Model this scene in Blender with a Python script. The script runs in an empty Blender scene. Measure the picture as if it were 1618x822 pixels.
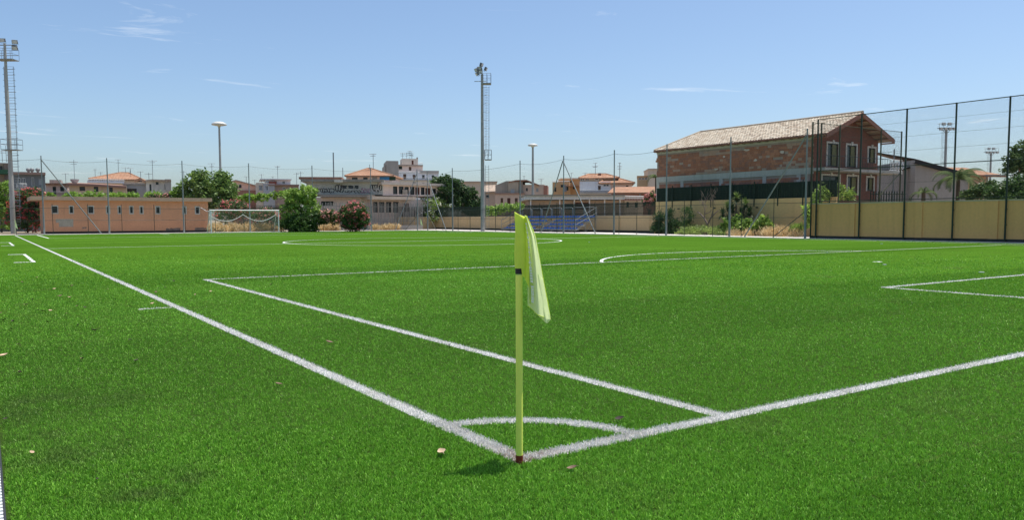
import bpy, math, random
import numpy as np
from mathutils import Vector, Matrix

random.seed(7)
RNG = np.random.default_rng(7)
SC = bpy.context.scene
COL = SC.collection
pi = math.pi

# ------------------------------------------------------------------ camera
FPX, CX, CY, CZ = 1241.73, -2.58022, -3.76547, 1.45597
YAW, PITCH, ROLL, PPY = 0.59248, -0.06992, -0.00304, 22.0
_cy, _sy, _cp, _sp = math.cos(YAW), math.sin(YAW), math.cos(PITCH), math.sin(PITCH)
V_F = np.array([_sy*_cp, _cy*_cp, _sp])
_r0 = np.array([_cy, -_sy, 0.0])
_u0 = np.cross(_r0, V_F)
V_R = _r0*math.cos(ROLL) + _u0*math.sin(ROLL)
V_U = -_r0*math.sin(ROLL) + _u0*math.cos(ROLL)
CAM = np.array([CX, CY, CZ])
cd = bpy.data.cameras.new('camera')
cam = bpy.data.objects.new('camera', cd)
COL.objects.link(cam)
cam.matrix_world = Matrix(((V_R[0], V_U[0], -V_F[0], CX), (V_R[1], V_U[1], -V_F[1], CY),
                           (V_R[2], V_U[2], -V_F[2], CZ), (0, 0, 0, 1)))
cd.sensor_fit = 'HORIZONTAL'
cd.sensor_width = 36.0
cd.lens = 36.0*FPX/1618.0
cd.shift_y = PPY/1618.0
cd.clip_start = 0.05
cd.clip_end = 6000
SC.camera = cam

# ------------------------------------------------------------------ sky, sun, exposure
SUN_AZ = math.radians(-6.0)     # direction towards the sun, from +X
SUN_EL = math.radians(72.5)
w = bpy.data.worlds.new('World'); SC.world = w; w.use_nodes = True
nt = w.node_tree; nt.nodes.clear()
def N(tree, typ, **kw):
    n = tree.nodes.new(typ)
    for k, v in kw.items():
        setattr(n, k, v)
    return n
def math_node(tree, op, a, b=None, clamp=False):
    n = tree.nodes.new('ShaderNodeMath'); n.operation = op; n.use_clamp = clamp
    for i, x in enumerate((a, b)):
        if x is None: continue
        if hasattr(x, 'node'): tree.links.new(x, n.inputs[i])
        else: n.inputs[i].default_value = x
    return n.outputs[0]
sky = N(nt, 'ShaderNodeTexSky', sky_type='NISHITA', sun_disc=False)
sky.sun_elevation = SUN_EL
sky.sun_rotation = math.radians(90.0) - SUN_AZ
sky.altitude = 0; sky.air_density = 0.9; sky.dust_density = 1.6; sky.ozone_density = 3.6
bg = N(nt, 'ShaderNodeBackground'); bg.inputs[1].default_value = 0.148
out = N(nt, 'ShaderNodeOutputWorld')
# thin cirrus: direction projected on a flat layer overhead
tc = N(nt, 'ShaderNodeTexCoord')
sx = N(nt, 'ShaderNodeSeparateXYZ'); nt.links.new(tc.outputs['Generated'], sx.inputs[0])
zz = math_node(nt, 'MAXIMUM', sx.outputs[2], 0.02)
cmb = N(nt, 'ShaderNodeCombineXYZ')
nt.links.new(math_node(nt, 'DIVIDE', sx.outputs[0], zz), cmb.inputs[0])
nt.links.new(math_node(nt, 'DIVIDE', sx.outputs[1], zz), cmb.inputs[1])
mp = N(nt, 'ShaderNodeMapping'); mp.inputs['Rotation'].default_value = (0, 0, math.radians(40))
mp.inputs['Location'].default_value = (5.6, 0.3, 0)
mp.inputs['Scale'].default_value = (0.42, 1.0, 1)
nt.links.new(cmb.outputs[0], mp.inputs[0])
cn = N(nt, 'ShaderNodeTexNoise'); cn.inputs['Scale'].default_value = 1.15; cn.inputs['Detail'].default_value = 9
cn.inputs['Roughness'].default_value = 0.62; cn.inputs['Distortion'].default_value = 1.1
nt.links.new(mp.outputs[0], cn.inputs['Vector'])
cr = N(nt, 'ShaderNodeMapRange'); cr.inputs[1].default_value = 0.615; cr.inputs[2].default_value = 0.84
cr.inputs[3].default_value = 0.0; cr.inputs[4].default_value = 0.85
nt.links.new(cn.outputs['Fac'], cr.inputs[0])
mixc = N(nt, 'ShaderNodeMix', data_type='RGBA')
tintn = N(nt, 'ShaderNodeMix', data_type='RGBA', blend_type='MULTIPLY'); tintn.inputs[0].default_value = 1.0
tintn.inputs[7].default_value = (0.985, 1.025, 1.03, 1); nt.links.new(sky.outputs[0], tintn.inputs[6])
nt.links.new(cr.outputs[0], mixc.inputs[0]); nt.links.new(tintn.outputs[2], mixc.inputs[6])
mixc.inputs[7].default_value = (6.6, 6.9, 7.2, 1)
nt.links.new(mixc.outputs[2], bg.inputs[0]); nt.links.new(bg.outputs[0], out.inputs[0])

sd = bpy.data.lights.new('sun', 'SUN'); sd.energy = 5.0; sd.angle = math.radians(0.53); sd.color = (1.0, 0.95, 0.87)
sun = bpy.data.objects.new('sun', sd); COL.objects.link(sun)
_d = Vector((math.cos(SUN_AZ)*math.cos(SUN_EL), math.sin(SUN_AZ)*math.cos(SUN_EL), math.sin(SUN_EL)))
sun.rotation_euler = _d.to_track_quat('Z', 'Y').to_euler()
sun.location = (30, 0, 60)
vs = SC.view_settings
vs.view_transform = 'Standard'; vs.look = 'None'; vs.gamma = 1.0; vs.use_curve_mapping = False
vs.exposure = 0.10
SC.render.engine = 'CYCLES'
SC.cycles.transparent_max_bounces = 24
SC.cycles.max_bounces = 6
SC.cycles.use_denoising = True

# ------------------------------------------------------------------ from a picture point to a place at a known distance
H_F = np.array([_sy, _cy, 0.0]); H_R = _r0
def ray(u, v):
    return V_F + V_R*((u-809)/FPX) + V_U*((411+PPY-v)/FPX)
def gnd(u, v, z=0.0):
    d = ray(u, v); return CAM + d*((z-CZ)/d[2])
def atX(u, v, X):
    d = ray(u, v); return CAM + d*((X-CX)/d[0])
def atY(u, v, Y):
    d = ray(u, v); return CAM + d*((Y-CY)/d[1])
def atD(u, v, D):
    d = ray(u, v); return CAM + d*(D/(d@H_F))
class Frame:
    """a facade: origin on the ground, axis a to the right along it, n away from the pitch"""
    def __init__(s, O, ang):
        s.O = np.array([O[0], O[1], 0.0]); s.ang = ang
        s.a = np.array([math.cos(ang), math.sin(ang), 0]); s.n = np.array([-math.sin(ang), math.cos(ang), 0])
    def uv(s, u, v, d=0.0):
        r = ray(u, v); t = ((s.O + s.n*d - CAM)@s.n)/(r@s.n); P = CAM + r*t
        return float((P-s.O)@s.a), float(P[2])
def frame(u, D, rot=0.0):
    return Frame(atD(u, 346, D), -YAW + math.radians(rot))

# ------------------------------------------------------------------ objects
def empty(name, loc=(0, 0, 0), rz=0.0):
    o = bpy.data.objects.new(name, None); COL.objects.link(o)
    o.location = tuple(float(x) for x in loc); o.rotation_euler = (0, 0, rz); o.empty_display_size = 0.2
    return o
def tag(o, label=None, cat=None, group=None, kind=None):
    if label: o['label'] = label
    if cat: o['category'] = cat
    if group: o['group'] = group
    if kind: o['kind'] = kind
    return o
def thing(name, label, cat, loc=(0, 0, 0), rz=0.0, group=None):
    return tag(empty(name, loc, rz), label, cat, group)
def mesh_obj(name, me, mat, parent=None):
    o = bpy.data.objects.new(name, me); COL.objects.link(o)
    if mat is not None and not me.materials: me.materials.append(mat)
    if parent is not None: o.parent = parent
    return o
def copy_tree(o, parent=None):
    c = o.copy(); COL.objects.link(c); c.parent = parent
    for ch in list(o.children): copy_tree(ch, c)
    return c

class MB:
    """collects faces, then becomes one mesh object"""
    def __init__(s): s.v = []; s.f = []
    def quad(s, *p):
        b = len(s.v); s.v += [tuple(map(float, q)) for q in p]; s.f.append(tuple(range(b, b+len(p)))); return s
    def box(s, x0, x1, y0, y1, z0, z1):
        b = len(s.v)
        s.v += [(x0, y0, z0), (x1, y0, z0), (x1, y1, z0), (x0, y1, z0), (x0, y0, z1), (x1, y0, z1), (x1, y1, z1), (x0, y1, z1)]
        for q in ((0, 3, 2, 1), (4, 5, 6, 7), (0, 1, 5, 4), (1, 2, 6, 5), (2, 3, 7, 6), (3, 0, 4, 7)):
            s.f.append(tuple(b+i for i in q))
        return s
    def prism(s, pts, y0, y1):           # profile in (x, z), pushed along y
        n = len(pts); b = len(s.v)
        s.v += [(p[0], y0, p[1]) for p in pts] + [(p[0], y1, p[1]) for p in pts]
        s.f.append(tuple(b+i for i in range(n))); s.f.append(tuple(b+n+i for i in reversed(range(n))))
        for i in range(n):
            j = (i+1) % n; s.f.append((b+i, b+n+i, b+n+j, b+j))
        return s
    def tube(s, pts, r, n=8, cap=True):  # r: number or list
        pts = [np.array(p, float) for p in pts]; m = len(pts)
        rr = r if hasattr(r, '__len__') else [r]*m
        rings = []
        prev = None
        for i, p in enumerate(pts):
            t = pts[min(i+1, m-1)] - pts[max(i-1, 0)]
            t = t/(np.linalg.norm(t)+1e-9)
            if prev is None:
                ref = np.array([0, 0, 1.0]) if abs(t[2]) < 0.9 else np.array([1.0, 0, 0])
                x = np.cross(t, ref)
            else:
                x = prev - t*(prev@t)
            x = x/(np.linalg.norm(x)+1e-9); prev = x; y = np.cross(t, x)
            b = len(s.v)
            for k in range(n):
                a = 2*pi*k/n
                s.v.append(tuple(p + (x*math.cos(a)+y*math.sin(a))*rr[i]))
            rings.append(b)
        for i in range(m-1):
            for k in range(n):
                k2 = (k+1) % n
                s.f.append((rings[i]+k, rings[i]+k2, rings[i+1]+k2, rings[i+1]+k))
        if cap:
            for ring, rev in ((rings[0], True), (rings[-1], False)):
                b = len(s.v); s.v += [s.v[ring+k] for k in range(n)]
                s.f.append(tuple(b+k for k in (reversed(range(n)) if rev else range(n))))
        return s
    def bar(s, a, b, w, t=None):
        return s.tube([a, b], w/2*1.2, 4) if t is None else s.tube([a, b], w/2, 6)
    def lathe(s, prof, n=16, cx=0, cy=0):
        b0 = len(s.v)
        for r, z in prof:
            for k in range(n):
                a = 2*pi*k/n; s.v.append((cx+r*math.cos(a), cy+r*math.sin(a), z))
        for i in range(len(prof)-1):
            for k in range(n):
                k2 = (k+1) % n
                s.f.append((b0+i*n+k, b0+i*n+k2, b0+(i+1)*n+k2, b0+(i+1)*n+k))
        return s
    def build(s, name, mat, parent=None, smooth=False):
        me = bpy.data.meshes.new(name); me.from_pydata(s.v, [], s.f); me.update()
        if smooth: me.polygons.foreach_set('use_smooth', [True]*len(me.polygons))
        return mesh_obj(name, me, mat, parent)
    def mesh(s, name, mat, smooth=False):
        me = bpy.data.meshes.new(name); me.from_pydata(s.v, [], s.f); me.update(); me.materials.append(mat)
        if smooth: me.polygons.foreach_set('use_smooth', [True]*len(me.polygons))
        return me
def np_mesh(name, verts, tris, mat, attr=None):
    """one mesh from arrays: verts (n,3), tris (m,3)"""
    me = bpy.data.meshes.new(name)
    me.vertices.add(len(verts)); me.vertices.foreach_set('co', np.ascontiguousarray(verts, dtype=np.float32).ravel())
    k = tris.shape[1]
    me.loops.add(tris.size); me.loops.foreach_set('vertex_index', np.ascontiguousarray(tris, dtype=np.int32).ravel())
    me.polygons.add(len(tris)); me.polygons.foreach_set('loop_start', np.arange(0, tris.size, k, dtype=np.int32))
    if attr is not None:
        a = me.attributes.new('tint', 'FLOAT', 'POINT'); a.data.foreach_set('value', np.ascontiguousarray(attr, dtype=np.float32))
    me.update(calc_edges=True); me.materials.append(mat)
    return me

# ------------------------------------------------------------------ materials
MATS = {}
def new_mat(name):
    m = bpy.data.materials.new(name); m.use_nodes = True; t = m.node_tree
    b = t.nodes['Principled BSDF']; b.inputs['Specular IOR Level'].default_value = 0.35
    return m, t, b
def ramp(t, fac, stops):
    n = t.nodes.new('ShaderNodeValToRGB'); e = n.color_ramp.elements
    while len(e) < len(stops): e.new(0.5)
    for i, (p, c) in enumerate(stops): e[i].position = p; e[i].color = (*c, 1)
    if fac is not None: t.links.new(fac, n.inputs[0])
    return n.outputs[0]
def noise(t, vec, scale, detail=4, rough=0.55, dist=0.0):
    n = t.nodes.new('ShaderNodeTexNoise'); n.inputs['Scale'].default_value = scale; n.inputs['Detail'].default_value = detail
    n.inputs['Roughness'].default_value = rough; n.inputs['Distortion'].default_value = dist
    if vec is not None: t.links.new(vec, n.inputs['Vector'])
    return n.outputs['Fac']
def pos(t, scale=None):
    g = t.nodes.new('ShaderNodeNewGeometry').outputs['Position']
    if scale:
        m = t.nodes.new('ShaderNodeMapping'); m.inputs['Scale'].default_value = scale; t.links.new(g, m.inputs[0]); return m.outputs[0]
    return g
def mixcol(t, fac, a, b, mode='MIX'):
    n = t.nodes.new('ShaderNodeMix'); n.data_type = 'RGBA'; n.blend_type = mode
    for sock, x in ((0, fac), (6, a), (7, b)):
        if hasattr(x, 'node'): t.links.new(x, n.inputs[sock])
        elif isinstance(x, (int, float)): n.inputs[sock].default_value = x
        else: n.inputs[sock].default_value = (*x, 1)
    return n.outputs[2]
def bump(t, b, h, strength=0.3, dist=0.02):
    n = t.nodes.new('ShaderNodeBump'); n.inputs['Strength'].default_value = strength; n.inputs['Distance'].default_value = dist
    t.links.new(h, n.inputs['Height']); t.links.new(n.outputs[0], b.inputs['Normal'])
def srgb(r, g, b):
    f = lambda c: (c/255/12.92 if c/255 <= 0.04045 else ((c/255+0.055)/1.055)**2.4)
    return (f(r), f(g), f(b))
def mul(c, k): return tuple(min(1, x*k) for x in c)
def plaster(name, col, stain=0.35, scale=0.6, rough=0.9):
    """rendered or concrete wall: blotches, vertical run-off streaks, fine grain"""
    if name in MATS: return MATS[name]
    m, t, b = new_mat(name); col = tuple(min(.8, c*1.4+.02) for c in col)
    f1 = noise(t, pos(t), scale, 6, 0.62)
    c = mixcol(t, math_node(t, 'MULTIPLY', ramp(t, f1, [(0.35, (0, 0, 0)), (0.75, (1, 1, 1))]), stain), col, mul(col, 0.55))
    f2 = noise(t, pos(t, (2.2, 2.2, 0.12)), 1.0, 5, 0.6)
    c = mixcol(t, math_node(t, 'MULTIPLY', ramp(t, f2, [(0.5, (0, 0, 0)), (0.72, (1, 1, 1))]), stain*0.9), c, mul(col, 0.5))
    f3 = noise(t, pos(t), 6.0, 3)
    c = mixcol(t, 0.18, c, ramp(t, f3, [(0.3, mul(col, 0.75)), (0.7, mul(col, 1.2))]))
    t.links.new(c, b.inputs['Base Color']); b.inputs['Roughness'].default_value = rough
    bump(t, b, noise(t, pos(t), 14.0, 4), 0.25, 0.02)
    MATS[name] = m; return m
def plain(name, col, rough=0.6, metal=0.0, var=0.15, scale=3.0, spec=None):
    if name in MATS: return MATS[name]
    m, t, b = new_mat(name)
    c = ramp(t, noise(t, pos(t), scale, 5, 0.6), [(0.3, mul(col, 1-var)), (0.7, mul(col, 1+var))])
    t.links.new(c, b.inputs['Base Color']); b.inputs['Roughness'].default_value = rough; b.inputs['Metallic'].default_value = metal
    if spec is not None: b.inputs['Specular IOR Level'].default_value = spec
    MATS[name] = m; return m
def glass(name, col=(0.02, 0.025, 0.03)):
    if name in MATS: return MATS[name]
    m, t, b = new_mat(name); b.inputs['Base Color'].default_value = (*col, 1); b.inputs['Roughness'].default_value = 0.12
    b.inputs['Specular IOR Level'].default_value = 0.5
    MATS[name] = m; return m
def tiles(name, c1, c2):
    """terracotta pan tiles: rounded rows running down the slope, blotched with lichen"""
    if name in MATS: return MATS[name]
    m, t, b = new_mat(name)
    tcn = t.nodes.new('ShaderNodeTexCoord').outputs['Object']
    f = noise(t, tcn, 1.6, 6, 0.7); g = noise(t, tcn, 0.35, 4)
    c = mixcol(t, ramp(t, f, [(0.35, (0, 0, 0)), (0.65, (1, 1, 1))]), c1, c2)
    c = mixcol(t, math_node(t, 'MULTIPLY', ramp(t, g, [(0.45, (0, 0, 0)), (0.7, (1, 1, 1))]), 0.5), c, mul(c1, 0.6))
    t.links.new(c, b.inputs['Base Color']); b.inputs['Roughness'].default_value = 0.9
    wv = t.nodes.new('ShaderNodeTexWave'); wv.inputs['Scale'].default_value = 1.4; t.links.new(tcn, wv.inputs['Vector'])
    bump(t, b, wv.outputs['Fac'], 0.8, 0.12)
    MATS[name] = m; return m
def leaf(name, col, var=0.5, trans=0.35, rough=0.5):
    """leaves: tone differs from leaf to leaf (attribute), some light passes through"""
    if name in MATS: return MATS[name]
    m, t, b = new_mat(name); col = mul(col, 1.85)
    at = t.nodes.new('ShaderNodeAttribute'); at.attribute_name = 'tint'
    c = ramp(t, at.outputs['Fac'], [(0.0, mul(col, 1-var)), (0.5, col), (1.0, (min(1, col[0]*(1+var*1.3)), min(1, col[1]*(1+var)), col[2]*(1+var*0.6)))])
    t.links.new(c, b.inputs['Base Color']); b.inputs['Roughness'].default_value = rough
    tr = t.nodes.new('ShaderNodeBsdfTranslucent'); t.links.new(c, tr.inputs[0])
    mx = t.nodes.new('ShaderNodeMixShader'); mx.inputs[0].default_value = trans
    t.links.new(b.outputs[0], mx.inputs[1]); t.links.new(tr.outputs[0], mx.inputs[2])
    t.links.new(mx.outputs[0], t.nodes['Material Output'].inputs[0])
    MATS[name] = m; return m
def netting(name, axes, cell, wire, col, diamond=False):
    """wire mesh or netting: threads of a real gauge on a real grid, open between them"""
    if name in MATS: return MATS[name]
    m, t, b = new_mat(name); b.inputs['Base Color'].default_value = (*col, 1); b.inputs['Roughness'].default_value = 0.6
    s = t.nodes.new('ShaderNodeSeparateXYZ'); t.links.new(pos(t), s.inputs[0])
    A, B = s.outputs[axes[0]], s.outputs[axes[1]]
    if diamond:
        A, B = math_node(t, 'ADD', A, B), math_node(t, 'SUBTRACT', A, B)
    def lines(x):
        fr = math_node(t, 'FRACT', math_node(t, 'DIVIDE', x, cell))
        return math_node(t, 'LESS_THAN', fr, wire/cell)
    mask = math_node(t, 'MAXIMUM', lines(A), lines(B))
    tr = t.nodes.new('ShaderNodeBsdfTransparent'); mx = t.nodes.new('ShaderNodeMixShader')
    t.links.new(mask, mx.inputs[0]); t.links.new(tr.outputs[0], mx.inputs[1]); t.links.new(b.outputs[0], mx.inputs[2])
    t.links.new(mx.outputs[0], t.nodes['Material Output'].inputs[0])
    MATS[name] = m; return m
GALV = plain('galvanised_steel', (0.23, 0.25, 0.25), 0.55, 0.1, 0.12, 2.0)
GREEN_STEEL = plain('dark_green_paint', (0.018, 0.035, 0.022), 0.45, 0.0, 0.25, 4.0)
WHITE_PAINT = plain('white_paint', (0.78, 0.78, 0.76), 0.4, 0, 0.05)
CONCRETE = plaster('concrete', (0.33, 0.31, 0.28), 0.5)
DARKGLASS = glass('dark_glass')
BLACK = plain('black_plastic', (0.015, 0.015, 0.016), 0.4)
WOODBROWN = plain('brown_shutter', (0.14, 0.075, 0.045), 0.7, 0, 0.25, 6.0)
GREENSHUT = plain('green_shutter', (0.035, 0.06, 0.045), 0.6, 0, 0.2, 6.0)
# ================================================================== THE SETTING: ground, turf, markings
PW, PL, PS, PD, GX = 43.8947, 86.128, 1.814, 16.273, 12.908   # pitch width, length, penalty and goal area offsets
LW = 0.12
DUST = [(float(gnd(u, v)[0]), float(gnd(u, v)[1]), r) for u, v, r in ((90, 640, 0.9), (130, 720, 0.55), (250, 770, 0.5), (40, 700, 0.4))]
def turf_colour(t, near=True):
    """fibre colour of the turf: brushing bands, slow tonal drift and trodden, dusty patches"""
    p = pos(t)
    g = ramp(t, noise(t, p, 0.22, 4, 0.55), [(0.3, (0.082, 0.186, 0.016)), (0.7, (0.102, 0.225, 0.021))])
    band = noise(t, pos(t, (1.1, 0.05, 1)), 1.0, 3, 0.5)
    g = mixcol(t, math_node(t, 'MULTIPLY', ramp(t, band, [(0.4, (0, 0, 0)), (0.65, (1, 1, 1))]), 0.28), g, (0.066, 0.155, 0.014))
    band2 = noise(t, pos(t, (0.04, 0.7, 1)), 1.0, 3, 0.5)
    g = mixcol(t, math_node(t, 'MULTIPLY', ramp(t, band2, [(0.45, (0, 0, 0)), (0.7, (1, 1, 1))]), 0.25), g, (0.115, 0.23, 0.03))
    # rolls laid across the pitch: each a shade apart, joined by thin paler seams
    sy_ = t.nodes.new('ShaderNodeSeparateXYZ'); t.links.new(p, sy_.inputs[0])
    ry_ = math_node(t, 'DIVIDE', math_node(t, 'ADD', sy_.outputs[1], 1.35), 4.05)
    wn = t.nodes.new('ShaderNodeTexWhiteNoise'); wn.noise_dimensions = '1D'; t.links.new(math_node(t, 'FLOOR', ry_), wn.inputs['W'])
    g = mixcol(t, 1.0, g, ramp(t, wn.outputs[0], [(0.0, (0.86, 0.88, 0.86)), (1.0, (1.12, 1.09, 1.14))]), 'MULTIPLY')
    seam = math_node(t, 'LESS_THAN', math_node(t, 'FRACT', ry_), 0.006)
    sn = ramp(t, noise(t, pos(t, (1, 1, 1)), 1.3, 4, 0.7), [(0.48, (0, 0, 0)), (0.66, (1, 1, 1))])
    g = mixcol(t, math_node(t, 'MULTIPLY', math_node(t, 'MULTIPLY', seam, sn), 0.6), g, (0.17, 0.17, 0.055))
    # ground-in dust on the strip by the drain
    for (qx, qy, rad) in DUST:
        vd0 = t.nodes.new('ShaderNodeVectorMath'); vd0.operation = 'DISTANCE'; t.links.new(p, vd0.inputs[0]); vd0.inputs[1].default_value = (qx, qy, 0)
        mr0 = t.nodes.new('ShaderNodeMapRange'); mr0.interpolation_type = 'SMOOTHSTEP'; mr0.inputs[1].default_value = rad; mr0.inputs[2].default_value = rad*0.1; t.links.new(vd0.outputs['Value'], mr0.inputs[0])
        dn_ = ramp(t, noise(t, p, 2.6, 5, 0.7), [(0.38, (0, 0, 0)), (0.62, (1, 1, 1))])
        g = mixcol(t, math_node(t, 'MULTIPLY', math_node(t, 'MULTIPLY', mr0.outputs[0], dn_), 0.75), g, (0.062, 0.078, 0.026))
    g = mixcol(t, 1.0, g, (0.92, 0.965, 0.965), 'MULTIPLY')
    worn = noise(t, p, 0.8, 5, 0.65, 0.3)
    g = mixcol(t, math_node(t, 'MULTIPLY', ramp(t, worn, [(0.58, (0, 0, 0)), (0.74, (1, 1, 1))]), 0.45), g, (0.10, 0.125, 0.035))
    return g
def blade_mat(name, white=False):
    m, t, b = new_mat(name)
    at = t.nodes.new('ShaderNodeAttribute'); at.attribute_name = 'tint'
    if white:
        c = ramp(t, at.outputs['Fac'], [(0.0, (0.50, 0.49, 0.45)), (0.4, (0.72, 0.71, 0.68)), (1.0, (0.84, 0.84, 0.83))])
        c = mixcol(t, math_node(t, 'MULTIPLY', ramp(t, noise(t, pos(t), 1.7, 6, 0.7), [(0.45, (0, 0, 0)), (0.7, (1, 1, 1))]), 0.55), c, (0.42, 0.40, 0.33))
        vd1 = t.nodes.new('ShaderNodeVectorMath'); vd1.operation = 'LENGTH'; t.links.new(pos(t), vd1.inputs[0])
        mr1 = t.nodes.new('ShaderNodeMapRange'); mr1.inputs[1].default_value = 0.42; mr1.inputs[2].default_value = 0.08; t.links.new(vd1.outputs['Value'], mr1.inputs[0])
        c = mixcol(t, math_node(t, 'MULTIPLY', mr1.outputs[0], ramp(t, noise(t, pos(t), 30.0, 4), [(0.4, (0, 0, 0)), (0.6, (1, 1, 1))])), c, (0.36, 0.25, 0.18))   # earth trodden in at the corner
    else:
        c = mixcol(t, 1.0, turf_colour(t), ramp(t, at.outputs['Fac'], [(0.0, (0.9, 0.92, 0.8)), (0.5, (2.15, 2.2, 2.0)), (1.0, (3.7, 3.35, 3.7))]), 'MULTIPLY')
    t.links.new(c, b.inputs['Base Color']); b.inputs['Roughness'].default_value = 0.48; b.inputs['Specular IOR Level'].default_value = 0.28
    tr = t.nodes.new('ShaderNodeBsdfTranslucent'); t.links.new(c, tr.inputs[0])
    mx = t.nodes.new('ShaderNodeMixShader'); mx.inputs[0].default_value = 0.3
    t.links.new(b.outputs[0], mx.inputs[1]); t.links.new(tr.outputs[0], mx.inputs[2])
    t.links.new(mx.outputs[0], t.nodes['Material Output'].inputs[0])
    return m
def turf_mat():
    m, t, b = new_mat('turf_fibre_sheet')
    c = turf_colour(t)
    sp = noise(t, pos(t), 55.0, 3, 0.7)
    c = mixcol(t, 1.0, c, ramp(t, sp, [(0.3, (0.36, 0.375, 0.37)), (0.5, (0.69, 0.70, 0.71)), (0.72, (1.06, 1.06, 1.1))]), 'MULTIPLY')  # speckle; its overall darkening paints in the shade fibres cast on each other
    # where the single fibres are modelled the sheet below is the dark backing and infill they stand in
    vd = t.nodes.new('ShaderNodeVectorMath'); vd.operation = 'DISTANCE'; t.links.new(pos(t), vd.inputs[0]); vd.inputs[1].default_value = (CX, CY, 0)
    mr = t.nodes.new('ShaderNodeMapRange'); mr.interpolation_type = 'SMOOTHSTEP'; mr.inputs[1].default_value = 7.0; mr.inputs[2].default_value = 26.0
    t.links.new(vd.outputs['Value'], mr.inputs[0])
    c = mixcol(t, mr.outputs[0], (0.036, 0.070, 0.014), c)
    t.links.new(c, b.inputs['Base Color']); b.inputs['Roughness'].default_value = 0.95
    b.inputs['Specular IOR Level'].default_value = 0.0
    bump(t, b, sp, 0.5, 0.03)
    return m
def gravel_mat():
    m, t, b = new_mat('dry_earth')
    c = ramp(t, noise(t, pos(t), 0.3, 6, 0.65), [(0.3, (0.20, 0.16, 0.11)), (0.7, (0.34, 0.28, 0.20))])
    t.links.new(c, b.inputs['Base Color']); b.inputs['Roughness'].default_value = 0.95
    bump(t, b, noise(t, pos(t), 6.0, 5), 0.4, 0.05)
    return m
EARTH = gravel_mat()
g = MB().quad((-2500, -2500, -0.03), (2500, -2500, -0.03), (2500, 2500, -0.03), (-2500, 2500, -0.03)).build('ground', EARTH)
tag(g, kind='structure')
TX0, TX1, TY0, TY1 = -2.54, PW+1.7, -9.0, PL+2.6
t_ = MB().quad((TX0, TY0, 0), (TX1, TY0, 0), (TX1, TY1, 0), (TX0, TY1, 0)).build('turf_pitch', turf_mat())
tag(t_, 'green artificial turf football pitch', 'pitch', kind='structure')
PATH = plaster('pale_concrete_paving', (0.50, 0.46, 0.42), 0.25, 0.4)
pv = MB().box(PW+1.72, 50.6, -9, PL+8, -0.2, 0.03)
tag(pv.build('concrete_path', PATH), kind='structure')
pv = MB().box(-2.53, PW+1.70, PL+2.62, PL+4.6, -0.2, 0.025)
tag(pv.build('concrete_apron', PATH), kind='structure')

# the drain along the near side line: white ribbed edge strip
dr = thing('drainage_channel', 'white ribbed concrete drain strip along the turf edge beside the touchline', 'drain', (-2.54, 0, 0))
MB().box(-0.42, -0.010, -9, PL, -0.2, 0.012).build('channel_body', plain('drain_white', (0.70, 0.70, 0.68), 0.8, 0, 0.08), dr)
rb = MB()
for i in range(420):
    y = -3 + i*0.055
    rb.box(-0.40, -0.012, y, y+0.03, 0.012, 0.024)
ro = rb.build('ribs', plain('drain_rib', (0.66, 0.66, 0.64), 0.7, 0, 0.1), dr); ro['kind'] = 'stuff'
MB().box(-0.0098, -0.001, -9, PL, -0.1, 0.022).build('edge_seal', plain('black_seal', (0.03, 0.035, 0.04), 0.8), dr)

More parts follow.
